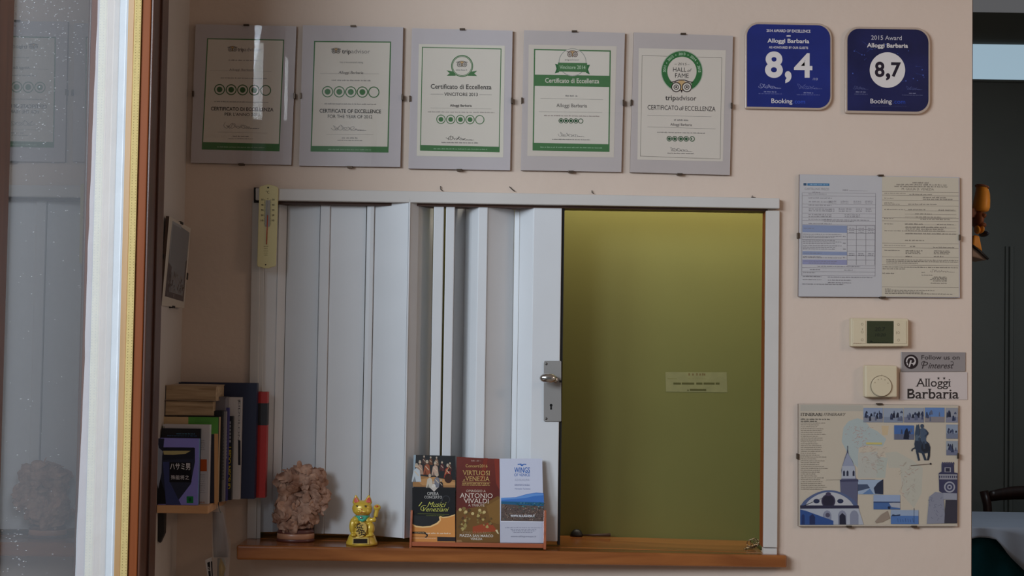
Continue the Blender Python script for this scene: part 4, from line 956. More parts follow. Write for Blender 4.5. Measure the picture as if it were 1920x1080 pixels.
# plastic sleeve of leaflets hanging from the shelf hook
sl = thing('hanging_sleeve', 'clear plastic sleeve of folded papers hanging below the book shelf', 'plastic sleeve', W(412, 1010, -0.11))
q = MB()
def sheet(mb, rows, y, mt, wob=0.003, seed=1):
    n = 6; vs = []
    for j, (v, u0, u1) in enumerate(rows):
        for i in range(n + 1):
            t_ = i / n; vs.append(W(u0 + (u1 - u0) * t_, v, y + wob * math.sin(3.1 * t_ * 2 + j * 0.9 + seed)))
    m_ = n + 1
    fs = [(j * m_ + i, j * m_ + i + 1, (j + 1) * m_ + i + 1, (j + 1) * m_ + i) for j in range(len(rows) - 1) for i in range(n)]
    mb.add(vs, fs, mt, True)
def solid(o, t_):
    s_ = o.modifiers.new('thickness', 'SOLIDIFY'); s_.thickness = t_; return o
M_sleeve = glass('clear_plastic_sleeve', 0.06, (0.9, 0.9, 0.9), rough=0.15, haze=0.16)
sheet(q, [(948, 397, 421), (975, 397, 424), (1000, 397, 428), (1018, 398, 433), (1040, 398, 432), (1062, 399, 430), (1100, 400, 428)], -0.118, M_sleeve, 0.004, 2); q.build('sleeve', sl, weld=False)
q = MB(); sheet(q, [(960, 399, 418), (990, 399, 424), (1030, 400, 429), (1045, 401, 428)], -0.108, mat('sleeve_paper', (150, 140, 140), 0.8, var=0.1, vscale=30), 0.002, 1); solid(q.build('folded_paper', sl, weld=False), 0.001)
q = MB(); sheet(q, [(1046, 408, 422), (1052, 408, 423), (1100, 407, 420)], -0.110, mat('pale_card', (150, 150, 140), 0.7, var=0.05), 0.001, 1); c_ = solid(q.build('card', sl, weld=False), 0.001)
p = Print(on_y(-0.1125)); p.poly([(414, 1046), (419, 1056), (423, 1066), (418, 1084), (411, 1084), (410, 1062)], (176, 140, 40)); p.poly([(415, 1056), (419, 1066), (415, 1078), (413, 1066)], (206, 170, 70)); p.build('yellow_leaf_print', sl)
q = MB(); q.slab([(384.5, 1050), (397, 1044.5), (401, 1100), (392, 1100)], -0.116, -0.115, mat('white_leaflet', (204, 200, 198), 0.6, var=0.02)); lf = q.build('leaflet', sl)
p = Print(on_y(-0.1163)); p.poly([(388.5, 1055), (393.5, 1053), (396, 1090), (393, 1092)], (30, 28, 30)); p.poly([(395.5, 1053), (398, 1052), (399.5, 1090), (397.5, 1090)], (34, 32, 34))
p.text('21', 390, 394.6, 1070, 7, (200, 196, 194), .02); p.build('leaflet_print', lf)

# framed photo on the left wall, leaning out
ph = [W(317.5, 405.5, -0.20), W(358, 428.5, -0.045), W(345.5, 578, -0.045), W(303, 573, -0.20)]
nrm = (ph[1] - ph[0]).cross(ph[3] - ph[0]).normalized()
if nrm.x < 0: nrm = -nrm
root = thing('photo_frame', 'small clip framed town photograph tilted on the left wall', 'framed photo', sum(ph, Vector()) / 4)
q = MB(); q.prism(ph, [v - nrm * 0.008 for v in ph], mat('photo_edge', (70, 50, 40), 0.6, var=0), mat('photo_mount', (196, 186, 172), 0.6, var=0.03)); q.build('backing_board', root, weld=False)
def onp(s_, t_, h):
    a = ph[0].lerp(ph[1], s_); b_ = ph[3].lerp(ph[2], s_); return a.lerp(b_, t_) + nrm * (0.0004 + h)
p = Print(onp, 0, 0, 1, 0)
p.poly([(.14, .03), (.94, .06), (.93, .92), (.10, .89)], (120, 122, 126)); p.poly([(.14, .03), (.55, .03), (.45, .45), (.3, .55), (.14, .40)], (146, 148, 152))
p.poly([(.12, .50), (.3, .55), (.36, .62), (.5, .58), (.7, .52), (.93, .40), (.93, .92), (.10, .89)], (74, 66, 70)); r = random.Random(6)
for _ in range(60):
    s_, t_ = r.uniform(.16, .88), r.uniform(.58, .85); p.poly([(s_, t_), (s_ + r.uniform(.02, .06), t_), (s_ + .03, t_ + r.uniform(.02, .06)), (s_, t_ + .03)], r.choice(((96, 88, 90), (52, 46, 50), (120, 112, 110))))
p.build('photograph', root)
q = MB(); q.add([v + nrm * 0.0016 for v in ph], [(0, 1, 2, 3)], M_clipglass); q.build('glass', root)
for a, b_, t_ in ((0, 1, .55), (1, 2, .6), (3, 2, .5)):
    k = MB(); c = ph[a].lerp(ph[b_], t_) + nrm * 0.002; d_ = (ph[b_] - ph[a]).normalized() * 0.008; e_ = (sum(ph, Vector()) / 4 - c).normalized() * 0.003
    lo = [c - d_ - e_, c + d_ - e_, c + d_ + e_, c - d_ + e_]; k.prism(lo, [v - nrm * 0.010 for v in lo], M_dark); k.build('clip', root)
q = MB(); wz = ph[0].lerp(ph[3], 0.45); q.box((XL + 0.0005, wz.y + 0.0, wz.z - 0.006), (wz.x - nrm.x * 0.008 + 0.004, wz.y + 0.02, wz.z + 0.006), M_dark); q.build('hanger', root)

# ------------------------------------------------------------ desert rose crystal
yr = -0.022
sc_ = (D + yr) / F
rc = W(554, 1020, yr); zc_top = ctop(rc.x)
rose = thing('desert_rose', 'brown desert rose crystal cluster on a striped wooden base', 'mineral', (rc.x, yr, zc_top))
M_mar = wood('base_dark_wood', (84, 44, 40), (104, 58, 50), 0.4, 6, 'X', 0.2); M_tan = wood('base_tan_wood', (176, 122, 92), (190, 138, 104), 0.4, 6, 'X', 0.2)
def baselayer(z0, z1, r0, r1, mt, name):
    q = MB(); q.lathe((rc.x, yr, zc_top), [(r0 - .001, z0), (r0, z0 + .001), (r1, z1 - .001), (r1 - .001, z1)], mt, 40, 0.66); return q.build(name, rose)
R_ = 35 * sc_
baselayer(0.0004, 0.007, R_, R_, M_mar, 'base_bottom'); baselayer(0.007, 0.020, R_, R_ * .985, M_tan, 'base_band'); baselayer(0.020, 0.029, R_ * .985, R_ * .94, M_mar, 'base_top')
M_rose = bpy.data.materials.new('desert_rose_sand'); M_rose.use_nodes = True; nt = M_rose.node_tree; b_ = nt.nodes['Principled BSDF']
tc = nt.nodes.new('ShaderNodeTexCoord'); n_ = nt.nodes.new('ShaderNodeTexNoise'); n_.inputs['Scale'].default_value = 45; n_.inputs['Detail'].default_value = 8
rp = nt.nodes.new('ShaderNodeValToRGB'); rp.color_ramp.elements[0].position = .35; rp.color_ramp.elements[1].position = .7
rp.color_ramp.elements[0].color = lin((136, 96, 76)) + (1,); rp.color_ramp.elements[1].color = lin((200, 160, 136)) + (1,)
nt.links.new(tc.outputs['Object'], n_.inputs['Vector']); nt.links.new(n_.outputs['Fac'], rp.inputs['Fac']); nt.links.new(rp.outputs['Color'], b_.inputs['Base Color'])
n2 = nt.nodes.new('ShaderNodeTexNoise'); n2.inputs['Scale'].default_value = 420; bp = nt.nodes.new('ShaderNodeBump'); bp.inputs['Strength'].default_value = .6; bp.inputs['Distance'].default_value = .001
nt.links.new(tc.outputs['Object'], n2.inputs['Vector']); nt.links.new(n2.outputs['Fac'], bp.inputs['Height']); nt.links.new(bp.outputs['Normal'], b_.inputs['Normal']); b_.inputs['Roughness'].default_value = .75
q = MB(); rr = random.Random(12)
lobes = [(545, 905, 34, 32), (588, 903, 30, 32), (570, 895, 40, 28), (540, 955, 30, 38), (578, 945, 34, 34), (598, 935, 20, 34), (548, 985, 24, 18), (530, 960, 20, 30), (575, 972, 20, 16)]
def petal(c, nrm, R, th, ax):
    a = nrm.cross(ax).normalized(); b2 = nrm.cross(a); n = 14; vs = []
    sd = rr.uniform(0, 50)
    for lay, (rf, h) in enumerate(((.55, .5), (.9, .38), (1.0, 0), (.9, -.38), (.55, -.5))):
        for j in range(n):
            t_ = 2 * math.pi * j / n; w_ = 1 + .34 * noise.noise(Vector((math.cos(t_) * 2.2 + sd, math.sin(t_) * 2.2, 0)))
            dome = 0.12 * R * (1 - rf) * 2
            vs.append(c + (a * math.cos(t_) + b2 * math.sin(t_) * .86) * R * rf * w_ + nrm * (h * th + dome + .06 * R * noise.noise(Vector((t_, sd, 1)))))
    fs = [(l * n + j, l * n + (j + 1) % n, (l + 1) * n + (j + 1) % n, (l + 1) * n + j) for l in range(4) for j in range(n)]
    fs += [tuple(range(n))[::-1], tuple(range(4 * n, 5 * n))]
    q.add(vs, fs, M_rose)
for (u, v, ru, rv) in lobes:
    c = W(u, v, yr); q.ellipsoid(c, (ru * sc_ * .72, 0.026, rv * sc_ * .74), M_rose, 16, 10, fn=lambda d: 1 + .15 * noise.noise(d * 2.3 + Vector((u, v, 0))))
    for k in range(30):
        ph_ = rr.uniform(0, 2 * math.pi); th_ = math.acos(rr.uniform(-.9, .95)); d = Vector((math.sin(th_) * math.cos(ph_), -abs(math.sin(th_) * math.sin(ph_)) if rr.random() < .8 else math.sin(th_) * math.sin(ph_), math.cos(th_)))
        cc = c + Vector((d.x * ru * sc_ * .74, d.y * 0.029, d.z * rv * sc_ * .76)); cc.y = min(cc.y, -0.006)
        mixd = (d * rr.uniform(.5, 1.1) + Vector((rr.uniform(-1, 1), rr.uniform(-1, .2), rr.uniform(-1, 1))) * .75).normalized()
        petal(cc, mixd, rr.uniform(.007, .0175), rr.uniform(.0018, .0036), Vector((rr.random(), rr.random(), rr.random() + .1)))
c = W(556, 1000, yr); q.ellipsoid((c.x, yr, zc_top + 0.036), (0.030, 0.018, 0.012), M_rose, 16, 8)
o = q.build('crystal_cluster', rose, weld=False)

# ------------------------------------------------------------ lucky cat
yc = -0.052; K = (D + yc) / F
cat = None
c0 = W(678.5, 1020, yc); zc0 = ctop(c0.x)
cat = thing('lucky_cat', 'gold waving lucky cat figurine holding an oval coin', 'cat figurine', (c0.x, yc, zc0))
M_gold = mat('gold_plastic', (216, 180, 62), 0.32, metal=0.15, spec=0.6, var=0.05, vscale=20, coat=0.3)
def G(u, v, dy=0.0):                      # crop of the cat (9x) -> world at its own depth
    return W(640 + u / 9.0, 920 + v / 9.0, yc + dy)
k9 = K / 9.0
q = MB(); base_c = G(345, 930); q.lathe((base_c.x, yc, zc0 + 0.0004), [(.0365, 0), (.0382, .002), (.0380, .006), (.0352, .011), (.0318, .021), (.030, .0235), (.027, .0245)], M_gold, 48, 0.74)
q.build('base', cat)
fy = yc - 0.0268
def on_cone(u, v, h): return W(u, v, fy + 0.0006 - h) if False else W(u, v, yc - 0.0284 - h)
q = MB(); q.slab(crop([(190, 795), (462, 795), (472, 905), (182, 905)], 640, 920, 9), yc - 0.0280, yc - 0.018, mat('cream_plate', (206, 176, 92), 0.4, var=0)); q.build('panel_frame', cat, bevel=0.0006)
q = MB(); q.slab(crop([(205, 812), (438, 812), (438, 888), (203, 888)], 640, 920, 9), yc - 0.0286, yc - 0.0270, mat('solar_panel', (38, 30, 26), 0.2, var=0)); q.build('solar_panel', cat)
# body and head in one skin
q = MB()
def E(u, v, ru, rv, ry, dy=0.0, mt=None, rot=None): q.ellipsoid(G(u, v, dy), (ru * k9, ry, rv * k9), mt or M_gold, 24, 16, rot)
E(350, 640, 175, 190, .0225); E(350, 540, 135, 130, .019); E(260, 500, 90, 80, .014, -.004); E(450, 500, 70, 70, .014, -.003)
E(355, 300, 172, 136, .0195, -.003); E(355, 345, 160, 76, .0185, -.006); E(300, 352, 44, 34, .008, -.0175); E(395, 352, 44, 34, .008, -.0175)
E(195, 600, 62, 140, .012, -.010); E(205, 745, 58, 32, .010, -.019); E(490, 640, 75, 110, .012, -.010); E(500, 745, 55, 32, .010, -.016); E(440, 760, 40, 25, .008, -.017)
E(255, 540, 45, 40, .009, -.019)
for ex, tx, s_ in ((262, 245, -1), (448, 465, 1)):
    for k in range(9):
        t_ = k / 8; q.ellipsoid(G(ex + (tx - ex) * t_, 205 - 110 * t_, -.002), ((74 - 56 * t_ ** 1.3) * k9, .0072 - .0042 * t_, 26 * k9), M_gold, 18, 10)
body = q.build('body', cat, weld=False)
rm = body.modifiers.new('remesh', 'REMESH'); rm.mode = 'VOXEL'; rm.voxel_size = 0.0011; rm.use_smooth_shade = True
sm = body.modifiers.new('smooth', 'SMOOTH'); sm.iterations = 6; sm.factor = 0.5
q = MB()
pts = [G(490, 500, -.008), G(540, 490, -.010), G(580, 430, -.011), G(598, 350, -.011), G(606, 285, -.011)]
q.tube(pts, .0062, M_gold, 14, .0050); q.ellipsoid(G(605, 285, -.011), (62 * k9, .0064, 54 * k9), M_gold, 18, 12); q.ellipsoid(G(545, 492, -.010), (46 * k9, .0052, 40 * k9), M_gold, 16, 10)
arm = q.build('raised_arm', cat, weld=False); rm = arm.modifiers.new('remesh', 'REMESH'); rm.mode = 'VOXEL'; rm.voxel_size = 0.0009; rm.use_smooth_shade = True
q = MB(); q.ellipsoid(G(598, 268, -.0160), (30 * k9, .0016, 22 * k9), mat('paw_orange', (196, 92, 30), 0.4, var=0), 12, 8); q.build('paw_pad', arm)
M_earred = mat('ear_red', (206, 74, 44), 0.4, var=0); M_white2 = mat('pink_white', (224, 180, 160), 0.4, var=0)
for ex, tx in ((262, 248), (450, 462)):
    q = MB(); vs = [G(ex - 50, 196, -.0100), G(ex - 20, 202, -.0104), G(ex + 20, 202, -.0104), G(ex + 50, 194, -.0100), G(tx + 24, 140, -.0082), G(tx + 8, 112, -.0064), G(tx - 8, 112, -.0064), G(tx - 26, 140, -.0082)]; q.prism(vs, [v + Vector((0, .004, 0)) for v in vs], M_earred); q.build('inner_ear', cat)
q = MB(); cr = G(355, 395, -.003)
q.lathe((cr.x, yc - .003, cr.z), [(.0152, -.0022), (.0163, -.001), (.0163, .001), (.0152, .0022)], mat('orange_collar', (196, 74, 26), 0.35, var=0), 40, 1.06); q.build('collar', cat)
q = MB(); n = 12; vs = []
for i in range(n + 1):
    t_ = -1 + 2 * i / n
    for w_ in range(4):
        f_ = w_ / 3; u = 355 + 125 * t_ * (1 - .35 * f_); v = 418 + 105 * f_ * math.sqrt(max(0, 1 - .8 * t_ * t_)); vs.append(G(u, v, -.0195 - .003 * f_ + .012 * t_ * t_))
q.add(vs, [(i * 4 + w_, (i + 1) * 4 + w_, (i + 1) * 4 + w_ + 1, i * 4 + w_ + 1) for i in range(n) for w_ in range(3)], mat('teal_bib', (72, 178, 150), 0.35, var=0.05), True); solid(q.build('bib', cat), 0.0012)
q = MB(); q.ellipsoid(G(335, 455, -.0235), (24 * k9, .0026, 22 * k9), M_chrome, 16, 10); q.build('bell', cat)
q = MB(); cd = G(340, 660, -.0255); rotc = Matrix.Rotation(math.radians(14), 3, 'Y')
vs = []; N = 30
for y_, f_ in ((.0, 1.0), (-.0014, .97)):
    for k in range(N):
        a = 2 * math.pi * k / N; vs.append(cd + rotc @ Vector((88 * k9 * f_ * math.cos(a), y_, 128 * k9 * f_ * math.sin(a))))
for k in range(N):
    a = 2 * math.pi * k / N; vs.append(cd + rotc @ Vector((88 * k9 * math.cos(a), .003, 128 * k9 * math.sin(a))))
q.add(vs, [(k, (k + 1) % N, N + (k + 1) % N, N + k) for k in range(N)] + [(2 * N + k, 2 * N + (k + 1) % N, (k + 1) % N, k) for k in range(N)] + [tuple(range(N, 2 * N))[::-1], tuple(range(2 * N, 3 * N))], mat('coin_cream', (214, 178, 92), 0.4, var=0.03)); coin = q.build('coin', cat, weld=False)
p = Print(on_y(yc - .0271), 640, 920, 9.0, 0.0); BK = (34, 28, 22)
for pts in ([(232, 628), (292, 560), (325, 548)], [(262, 560), (330, 585), (370, 578)], [(245, 640), (300, 610), (372, 640)], [(250, 690), (300, 650), (380, 690)], [(268, 600), (300, 690), (305, 740)], [(262, 690), (360, 668), (395, 680)], [(300, 610), (345, 700), (332, 752)], [(285, 722), (340, 705), (400, 700)], [(300, 765), (350, 742), (405, 752)], [(380, 690), (408, 712), (385, 745), (352, 720)], [(330, 590), (352, 660)]):
    p.line(pts, 11, BK)
p.build('coin_print', coin)
def Fd(u, v):  # depth of the face just in front of the head's surface
    a = ((u - 355) / 172.) ** 2 + ((v - 300) / 136.) ** 2
    return -.003 - .0195 * math.sqrt(max(0, 1 - a)) - .0006
for u in (268, 412):
    q = MB(); q.ellipsoid(G(u, 266, Fd(u, 266) + .0008), (15 * k9, .0013, 13 * k9), mat('eye_black', (26, 20, 18), 0.2, var=0), 12, 8); q.build('eye', cat)
    q = MB(); q.tube([G(u - 26, 256, Fd(u - 26, 256)), G(u, 244, Fd(u, 244)), G(u + 26, 254, Fd(u + 26, 254))], .0005, mat('eye_line', (90, 60, 20), 0.4, var=0), 6); q.build('eye_lid', cat)
q = MB(); q.ellipsoid(G(343, 318, -.0225), (12 * k9, .0014, 9 * k9), M_earred, 10, 8); q.build('nose', cat)
q = MB(); q.tube([G(300, 372, -.0262), G(325, 380, -.0262), G(345, 350, -.0256), G(368, 380, -.0262), G(400, 372, -.0262)], .0006, M_earred, 6); q.build('mouth', cat)

# ------------------------------------------------------------ leaflet holder
yh = -0.058
xl_, xr_ = W(769, 1020, yh).x, W(1022, 1022, yh).x
zh0 = ctop((xl_ + xr_) / 2) + 0.0006
M_holder = wood('reddish_holder_wood', (148, 78, 50), (178, 100, 66), 0.3, 4, 'X', 0.3)
hd = thing('leaflet_holder', 'low reddish wooden holder standing on the counter with three leaflets', 'leaflet holder', ((xl_ + xr_) / 2, yh, zh0))
q = MB(); q.box((xl_ + .004, yh - .004, zh0 + .003), (xr_ - .004, yh + .004, W(895, 1017.5, yh).z), M_holder); q.build('front_rail', hd, bevel=.001)
q = MB(); q.box((xl_ + .003, yh + .004, zh0 + .002), (xr_ - .003, yh + .046, zh0 + .007), M_holder); q.build('floor_board', hd, bevel=.0008)
for s_, x in ((0, xl_), (1, xr_)):
    zt_ = W(769 if s_ == 0 else 1022, 958, yh).z; x0, x1 = (x - .0012, x + .004) if s_ == 0 else (x - .004, x + .0024)
    q = MB(); pf = [(yh - .006, zh0), (yh - .005, zh0 + .02), (yh + .012, zt_), (yh + .020, zt_), (yh + .046, zh0 + .012), (yh + .047, zh0)]
    q.prism([(x0, y, z) for y, z in pf], [(x1, y, z) for y, z in pf], M_holder); q.build('side_panel', hd, bevel=.0008)
q = MB(); zt_ = zh0 + 0.13; q.prism([(xl_ + .004, yh + .020, zh0 + .007), (xr_ - .004, yh + .020, zh0 + .007), (xr_ - .004, yh + .041, zt_), (xl_ + .004, yh + .041, zt_)], [(xl_ + .004, yh + .023, zh0 + .007), (xr_ - .004, yh + .023, zh0 + .007), (xr_ - .004, yh + .044, zt_), (xl_ + .004, yh + .044, zt_)], M_holder); q.build('back_board', hd, weld=False)

yb0 = yh + 0.0055
def lean(u, v, h, off=0.0):               # sheet leaning back: foot at yb0, 14 degrees
    zf = zh0 + .0075; d = ray(u, v); nrm = Vector((0, -math.cos(math.radians(9)), math.sin(math.radians(9))))
    p0 = Vector((0, yb0 + off, zf)) + nrm * h
    return CAMP + d * ((p0 - CAMP).dot(nrm) / d.dot(nrm))
def leaflet(label, q4, face, side, off=0.0):
    c = lean(*mid(q4[2], q4[3]), 0); root = thing('leaflet', label, 'leaflet', c, 'concert and tour leaflets in the wooden holder')
    fr = [lean(u, v, 0, off) for u, v in q4]; bk = [p_ + Vector((0, .0045, -.0007)) for p_ in fr]
    q = MB(); q.prism(fr, bk, side, face); q.build('sheets', root, weld=False)
    return root
def LP(off=0.0): return lambda u, v, h: lean(u, v, h + .0002, off)
M_pg = mat('leaflet_paper', (196, 204, 212), 0.5, var=0.02)
def C4(pts): return crop(pts, 750, 830, 4.697)
# one: dark concert leaflet
L1 = leaflet('black concert leaflet with a period scene on top, leftmost in the holder', C4([(125, 108), (488, 116), (488, 876), (106, 876)]), mat('leaflet_black', (24, 24, 26), 0.3, var=0), M_pg)
p = Print(LP(), 750, 830, 4.697, 0.01); r = random.Random(8)
p.poly([(120, 108), (140, 108), (128, 330), (114, 400)], (150, 166, 176)); p.poly([(112, 318), (160, 290), (486, 330), (486, 395), (114, 388)], (160, 116, 72)); p.poly([(140, 330), (300, 300), (486, 350), (486, 376), (200, 376)], (186, 138, 88))
def person_blob(x, y, h, dress, skin=(206, 178, 150)):
    p.poly([(x - h * .26, y), (x - h * .16, y - h * .6), (x, y - h * .72), (x + h * .16, y - h * .6), (x + h * .24, y)], dress); p.disc(x, y - h * .83, h * .09, skin, 10); p.disc(x, y - h * .89, h * .08, (178, 164, 146), 10); p.line([(x - h * .1, y - h * .55), (x + h * .12, y - h * .3)], h * .05, (206, 186, 160)); p.poly([(x - h * .2, y), (x - h * .1, y - h * .3), (x - h * .02, y)], tuple(int(c * .7) for c in dress))
for x, y, h, dress in ((212, 190, 80, (80, 60, 54)), (270, 196, 78, (110, 70, 50)), (322, 200, 80, (140, 110, 90)), (175, 280, 130, (170, 140, 120)), (238, 282, 135, (150, 84, 58)), (310, 290, 130, (190, 160, 140)), (370, 250, 90, (90, 50, 50)), (420, 310, 130, (150, 56, 44)), (146, 345, 170, (190, 196, 200)), (440, 250, 80, (70, 40, 40))): person_blob(x, y, h, dress)
p.disc(425, 315, 34, (60, 34, 26), 14, 42); p.line([(395, 280), (440, 200)], 5, (190, 150, 100))
for x, y, h, dress in ((262, 400, 130, (196, 186, 170)), (325, 395, 130, (120, 120, 128)), (298, 425, 90, (214, 208, 200)), (362, 400, 80, (34, 30, 34))): person_blob(x, y, h, dress)
p.poly([(108, 395), (486, 398), (486, 640), (108, 640)], (24, 24, 26)); p.poly([(262, 395), (300, 432), (335, 395)], (196, 186, 176))
p.text('OPERA', 240, 342, 462, 27, (206, 202, 196), -.004, serif=True); p.text('CONCERTO', 214, 370, 491, 22, (206, 202, 196), -.002, serif=True)
p.ring(405, 500, 34, 4, (70, 70, 74), -200, 60); p.line([(372, 500), (350, 540)], 4, (70, 70, 74))
YL = (206, 204, 96)
p.text('I', 162, 196, 560, 36, YL, 0, .5); p.text('Musici', 240, 408, 566, 44, YL, -.006, .45); p.text('Veneziani', 205, 432, 606, 40, YL, -.006, .45); p.line([(200, 600), (182, 588), (186, 566), (206, 552), (228, 554)], 4, YL); p.line([(155, 625), (430, 632)], 2, (130, 140, 60)); p.greek(230, 390, 640, 5, (120, 130, 60), rg)
p.poly([(104, 720), (140, 738), (200, 745), (270, 738), (330, 712), (356, 684), (350, 650), (378, 660), (430, 655), (484, 638), (486, 876), (106, 876)], (206, 138, 72)); p.poly([(104, 712), (140, 730), (200, 738), (268, 732), (322, 706), (348, 682), (342, 655), (356, 645), (376, 655), (430, 648), (484, 630), (484, 640), (430, 658), (378, 664), (358, 656), (360, 686), (334, 716), (272, 744), (200, 751), (140, 744), (104, 726)], (232, 190, 128))
p.poly([(100, 784), (215, 784), (240, 800), (248, 820), (232, 838), (215, 834), (236, 818), (222, 806), (100, 800)], (34, 28, 26)); p.text('NOMADE', 130, 215, 799, 11, (190, 160, 120)); p.greek(230, 445, 792, 12, (232, 214, 186), rg); p.line([(106, 826), (330, 830)], 3, (120, 80, 50)); p.poly([(328, 828), (486, 832), (486, 870), (328, 868)], (44, 34, 34)); p.greek(110, 320, 838, 5, (230, 210, 180), rg)
p.build('cover_print', L1)
# two: red Vivaldi leaflet
L2 = leaflet('dark red concert leaflet with golden lettering in the middle of the holder', C4([(498, 124), (876, 144), (881, 880), (493, 876)]), mat('leaflet_red', (98, 34, 24), 0.3, var=0.25, vscale=14), mat('leaflet_edge_red', (120, 70, 50), 0.6, var=0), 0.001)
p = Print(LP(0.001), 750, 830, 4.697, 0.012)
p.poly([(740, 134), (776, 137), (740, 330), (700, 330)], (120, 44, 30)); p.poly([(830, 140), (872, 143), (878, 420), (846, 360)], (126, 48, 34))
p.poly([(496, 600), (700, 560), (860, 470), (880, 480), (881, 880), (494, 876)], (112, 78, 36)); p.poly([(760, 560), (878, 490), (880, 720), (800, 700)], (128, 92, 44)); p.poly([(640, 740), (800, 700), (860, 780), (640, 800)], (150, 66, 36))
for _ in range(46):
    x, y = r.choice(((565, 660), (715, 640), (790, 710), (590, 640), (700, 660), (560, 720))); x += r.gauss(0, 22); y += r.gauss(0, 34); w_ = r.uniform(8, 22)
    p.poly([(x + w_ * (.7 + .3 * math.sin(k * 2.1 + w_)) * math.cos(k * .7), y + w_ * .8 * math.sin(k * .7)) for k in range(9)], r.choice(((150, 132, 76), (128, 108, 60), (170, 150, 92), (96, 72, 38), (120, 74, 40), (84, 60, 34))))
for x, y in ((530, 590), (580, 610), (640, 625), (702, 595), (742, 612)): p.disc(x, y, 14, (196, 172, 116), 10)
p.poly([(838, 770), (856, 765), (872, 806), (858, 800)], (206, 190, 150)); p.poly([(500, 858), (540, 858), (552, 874), (496, 876)], (150, 110, 70))
GD = (206, 170, 104)
p.greek(628, 712, 152, 14, (170, 130, 116), rg); p.text('Concerti2016', 578, 770, 217, 25, GD, -.004); p.text('VIRTUOSI', 552, 792, 286, 40, GD, -.006, serif=True); p.text('di', 556, 574, 338, 18, GD, shear=.3); p.text('VENEZIA', 574, 790, 338, 40, GD, -.006, serif=True)
p.line([(546, 346), (796, 354)], 3, GD); p.greek(550, 790, 356, 9, GD, rg); p.greek(546, 790, 370, 8, GD, rg)
CR = (222, 200, 180)
p.text('OMAGGIO A', 583, 756, 435, 20, CR, -.008, serif=True); p.text('ANTONIO', 526, 815, 486, 40, (230, 212, 196), -.004, serif=True); p.text('VIVALDI', 560, 784, 533, 40, (230, 212, 196), -.004, serif=True); p.text('A TRIBUTE', 600, 744, 561, 18, CR, -.006, serif=True)
p.text('ATENEO DI SAN BASSO', 548, 800, 802, 18, (170, 140, 100), -.008, serif=True); p.text('PIAZZA SAN MARCO', 524, 820, 830, 21, (226, 214, 200), .006, serif=True); p.text('VENEZIA', 620, 726, 857, 19, (226, 214, 200), 0, serif=True)
p.build('cover_print', L2)
# three: white flight leaflet
L3 = leaflet('white leaflet with a blue lagoon photo at the right of the holder', C4([(878, 140), (1252, 140), (1270, 884), (882, 880)]), mat('leaflet_white', (198, 200, 216), 0.35, var=0.01), M_pg, 0.0)
p = Print(LP(0.0), 750, 830, 4.697, 0.004); BB = (44, 96, 170)
p.line([(1036, 192), (1060, 190), (1072, 204)], 8, BB); p.line([(1112, 192), (1088, 190), (1076, 204)], 8, BB); p.disc(1074, 198, 8, BB, 8); p.poly([(1050, 186), (1070, 184), (1066, 194)], BB)
p.text('WINGS', 1006, 1144, 264, 46, BB, .012); p.text('OF VENICE', 1006, 1144, 296, 24, BB); p.text('AQUALAGUNA', 1010, 1140, 336, 18, (168, 170, 190)); p.text('AEROPORTO NICELLI', 1008, 1142, 380, 15, (120, 126, 160)); p.text('Venezia Turismo', 1010, 1148, 412, 13, (120, 126, 160), 0, .2)
p.poly([(890, 486), (1020, 480), (1120, 452), (1200, 440), (1264, 444), (1268, 530), (892, 530)], (62, 112, 184)); p.poly([(890, 486), (1020, 482), (1120, 456), (1200, 446), (1264, 450), (1264, 462), (1180, 470), (1100, 488), (890, 504)], (96, 142, 204))
p.poly([(890, 516), (1266, 526), (1268, 580), (890, 552)], (36, 90, 124)); p.poly([(890, 540), (1268, 560), (1270, 694), (888, 694)], (92, 76, 70))
for _ in range(240):
    x, y = r.uniform(892, 1258), r.uniform(545, 690)
    if y < 545 + 30 * (x - 890) / 380: continue
    w_ = r.uniform(3, 11); p.poly([(x, y), (x + w_, y - w_ * .4), (x + w_ * 1.2, y + w_ * .3), (x + w_ * .2, y + w_ * .5)], r.choice(((140, 116, 100), (70, 56, 52), (164, 140, 124), (110, 84, 70), (84, 90, 84))))
for _ in range(24):
    x, y = r.uniform(1000, 1260), r.uniform(528, 580); p.poly([(x, y), (x + 16, y - 4), (x + 22, y + 5)], r.choice(((60, 110, 90), (44, 84, 80), (90, 140, 150))))
p.text('WWW.ALILAGUNA.IT', 974, 1188, 655, 20, (226, 226, 230), .02); p.poly([(886, 690), (1268, 694), (1270, 884), (884, 880)], (184, 184, 196)); p.line([(886, 692), (1268, 697)], 6, (206, 206, 214))
for y, a, b2 in ((744, 925, 1245), (760, 975, 1200), (772, 985, 1190), (786, 1000, 1170)): p.greek(a, b2, y, 8, (110, 110, 130), rg)
p.text('www.alilagunaspa.it', 975, 1200, 832, 14, (90, 90, 110)); p.build('cover_print', L3)

# ------------------------------------------------------------ odd things inside the hatch
yk = 0.185; zi = lambda x: lz(x)
c = W(1081, 1001, yk)
q = MB(); zt0 = zi(c.x)
q.ellipsoid((c.x, yk, zt0 + .0008), (.0165, .012, .0185), M_dark, 20, 12, fn=lambda d: 1 if d.z > 0 else .98)
for v_ in range(len(q.v)):
    if q.v[v_][2] < zt0 + .0006: q.v[v_] = (q.v[v_][0], q.v[v_][1], zt0 + .0006)
tl = thing('counter_trinket', 'small dark dome with a thin stick lying at the back of the counter', 'small object', (c.x, yk, zt0))
q.build('dome', tl, weld=False)
q = MB(); e = W(1145, 999, yk - .01); q.tube([(c.x + .012, yk, zt0 + .004), (c.x + .045, yk - .004, zt0 + .0045), (e.x, yk - .008, zt0 + .0065)], .0016, wood('dark_stick', (52, 34, 22), (70, 46, 30), .6, 4, 'X', 0), 8, .0048); q.build('stick', tl)
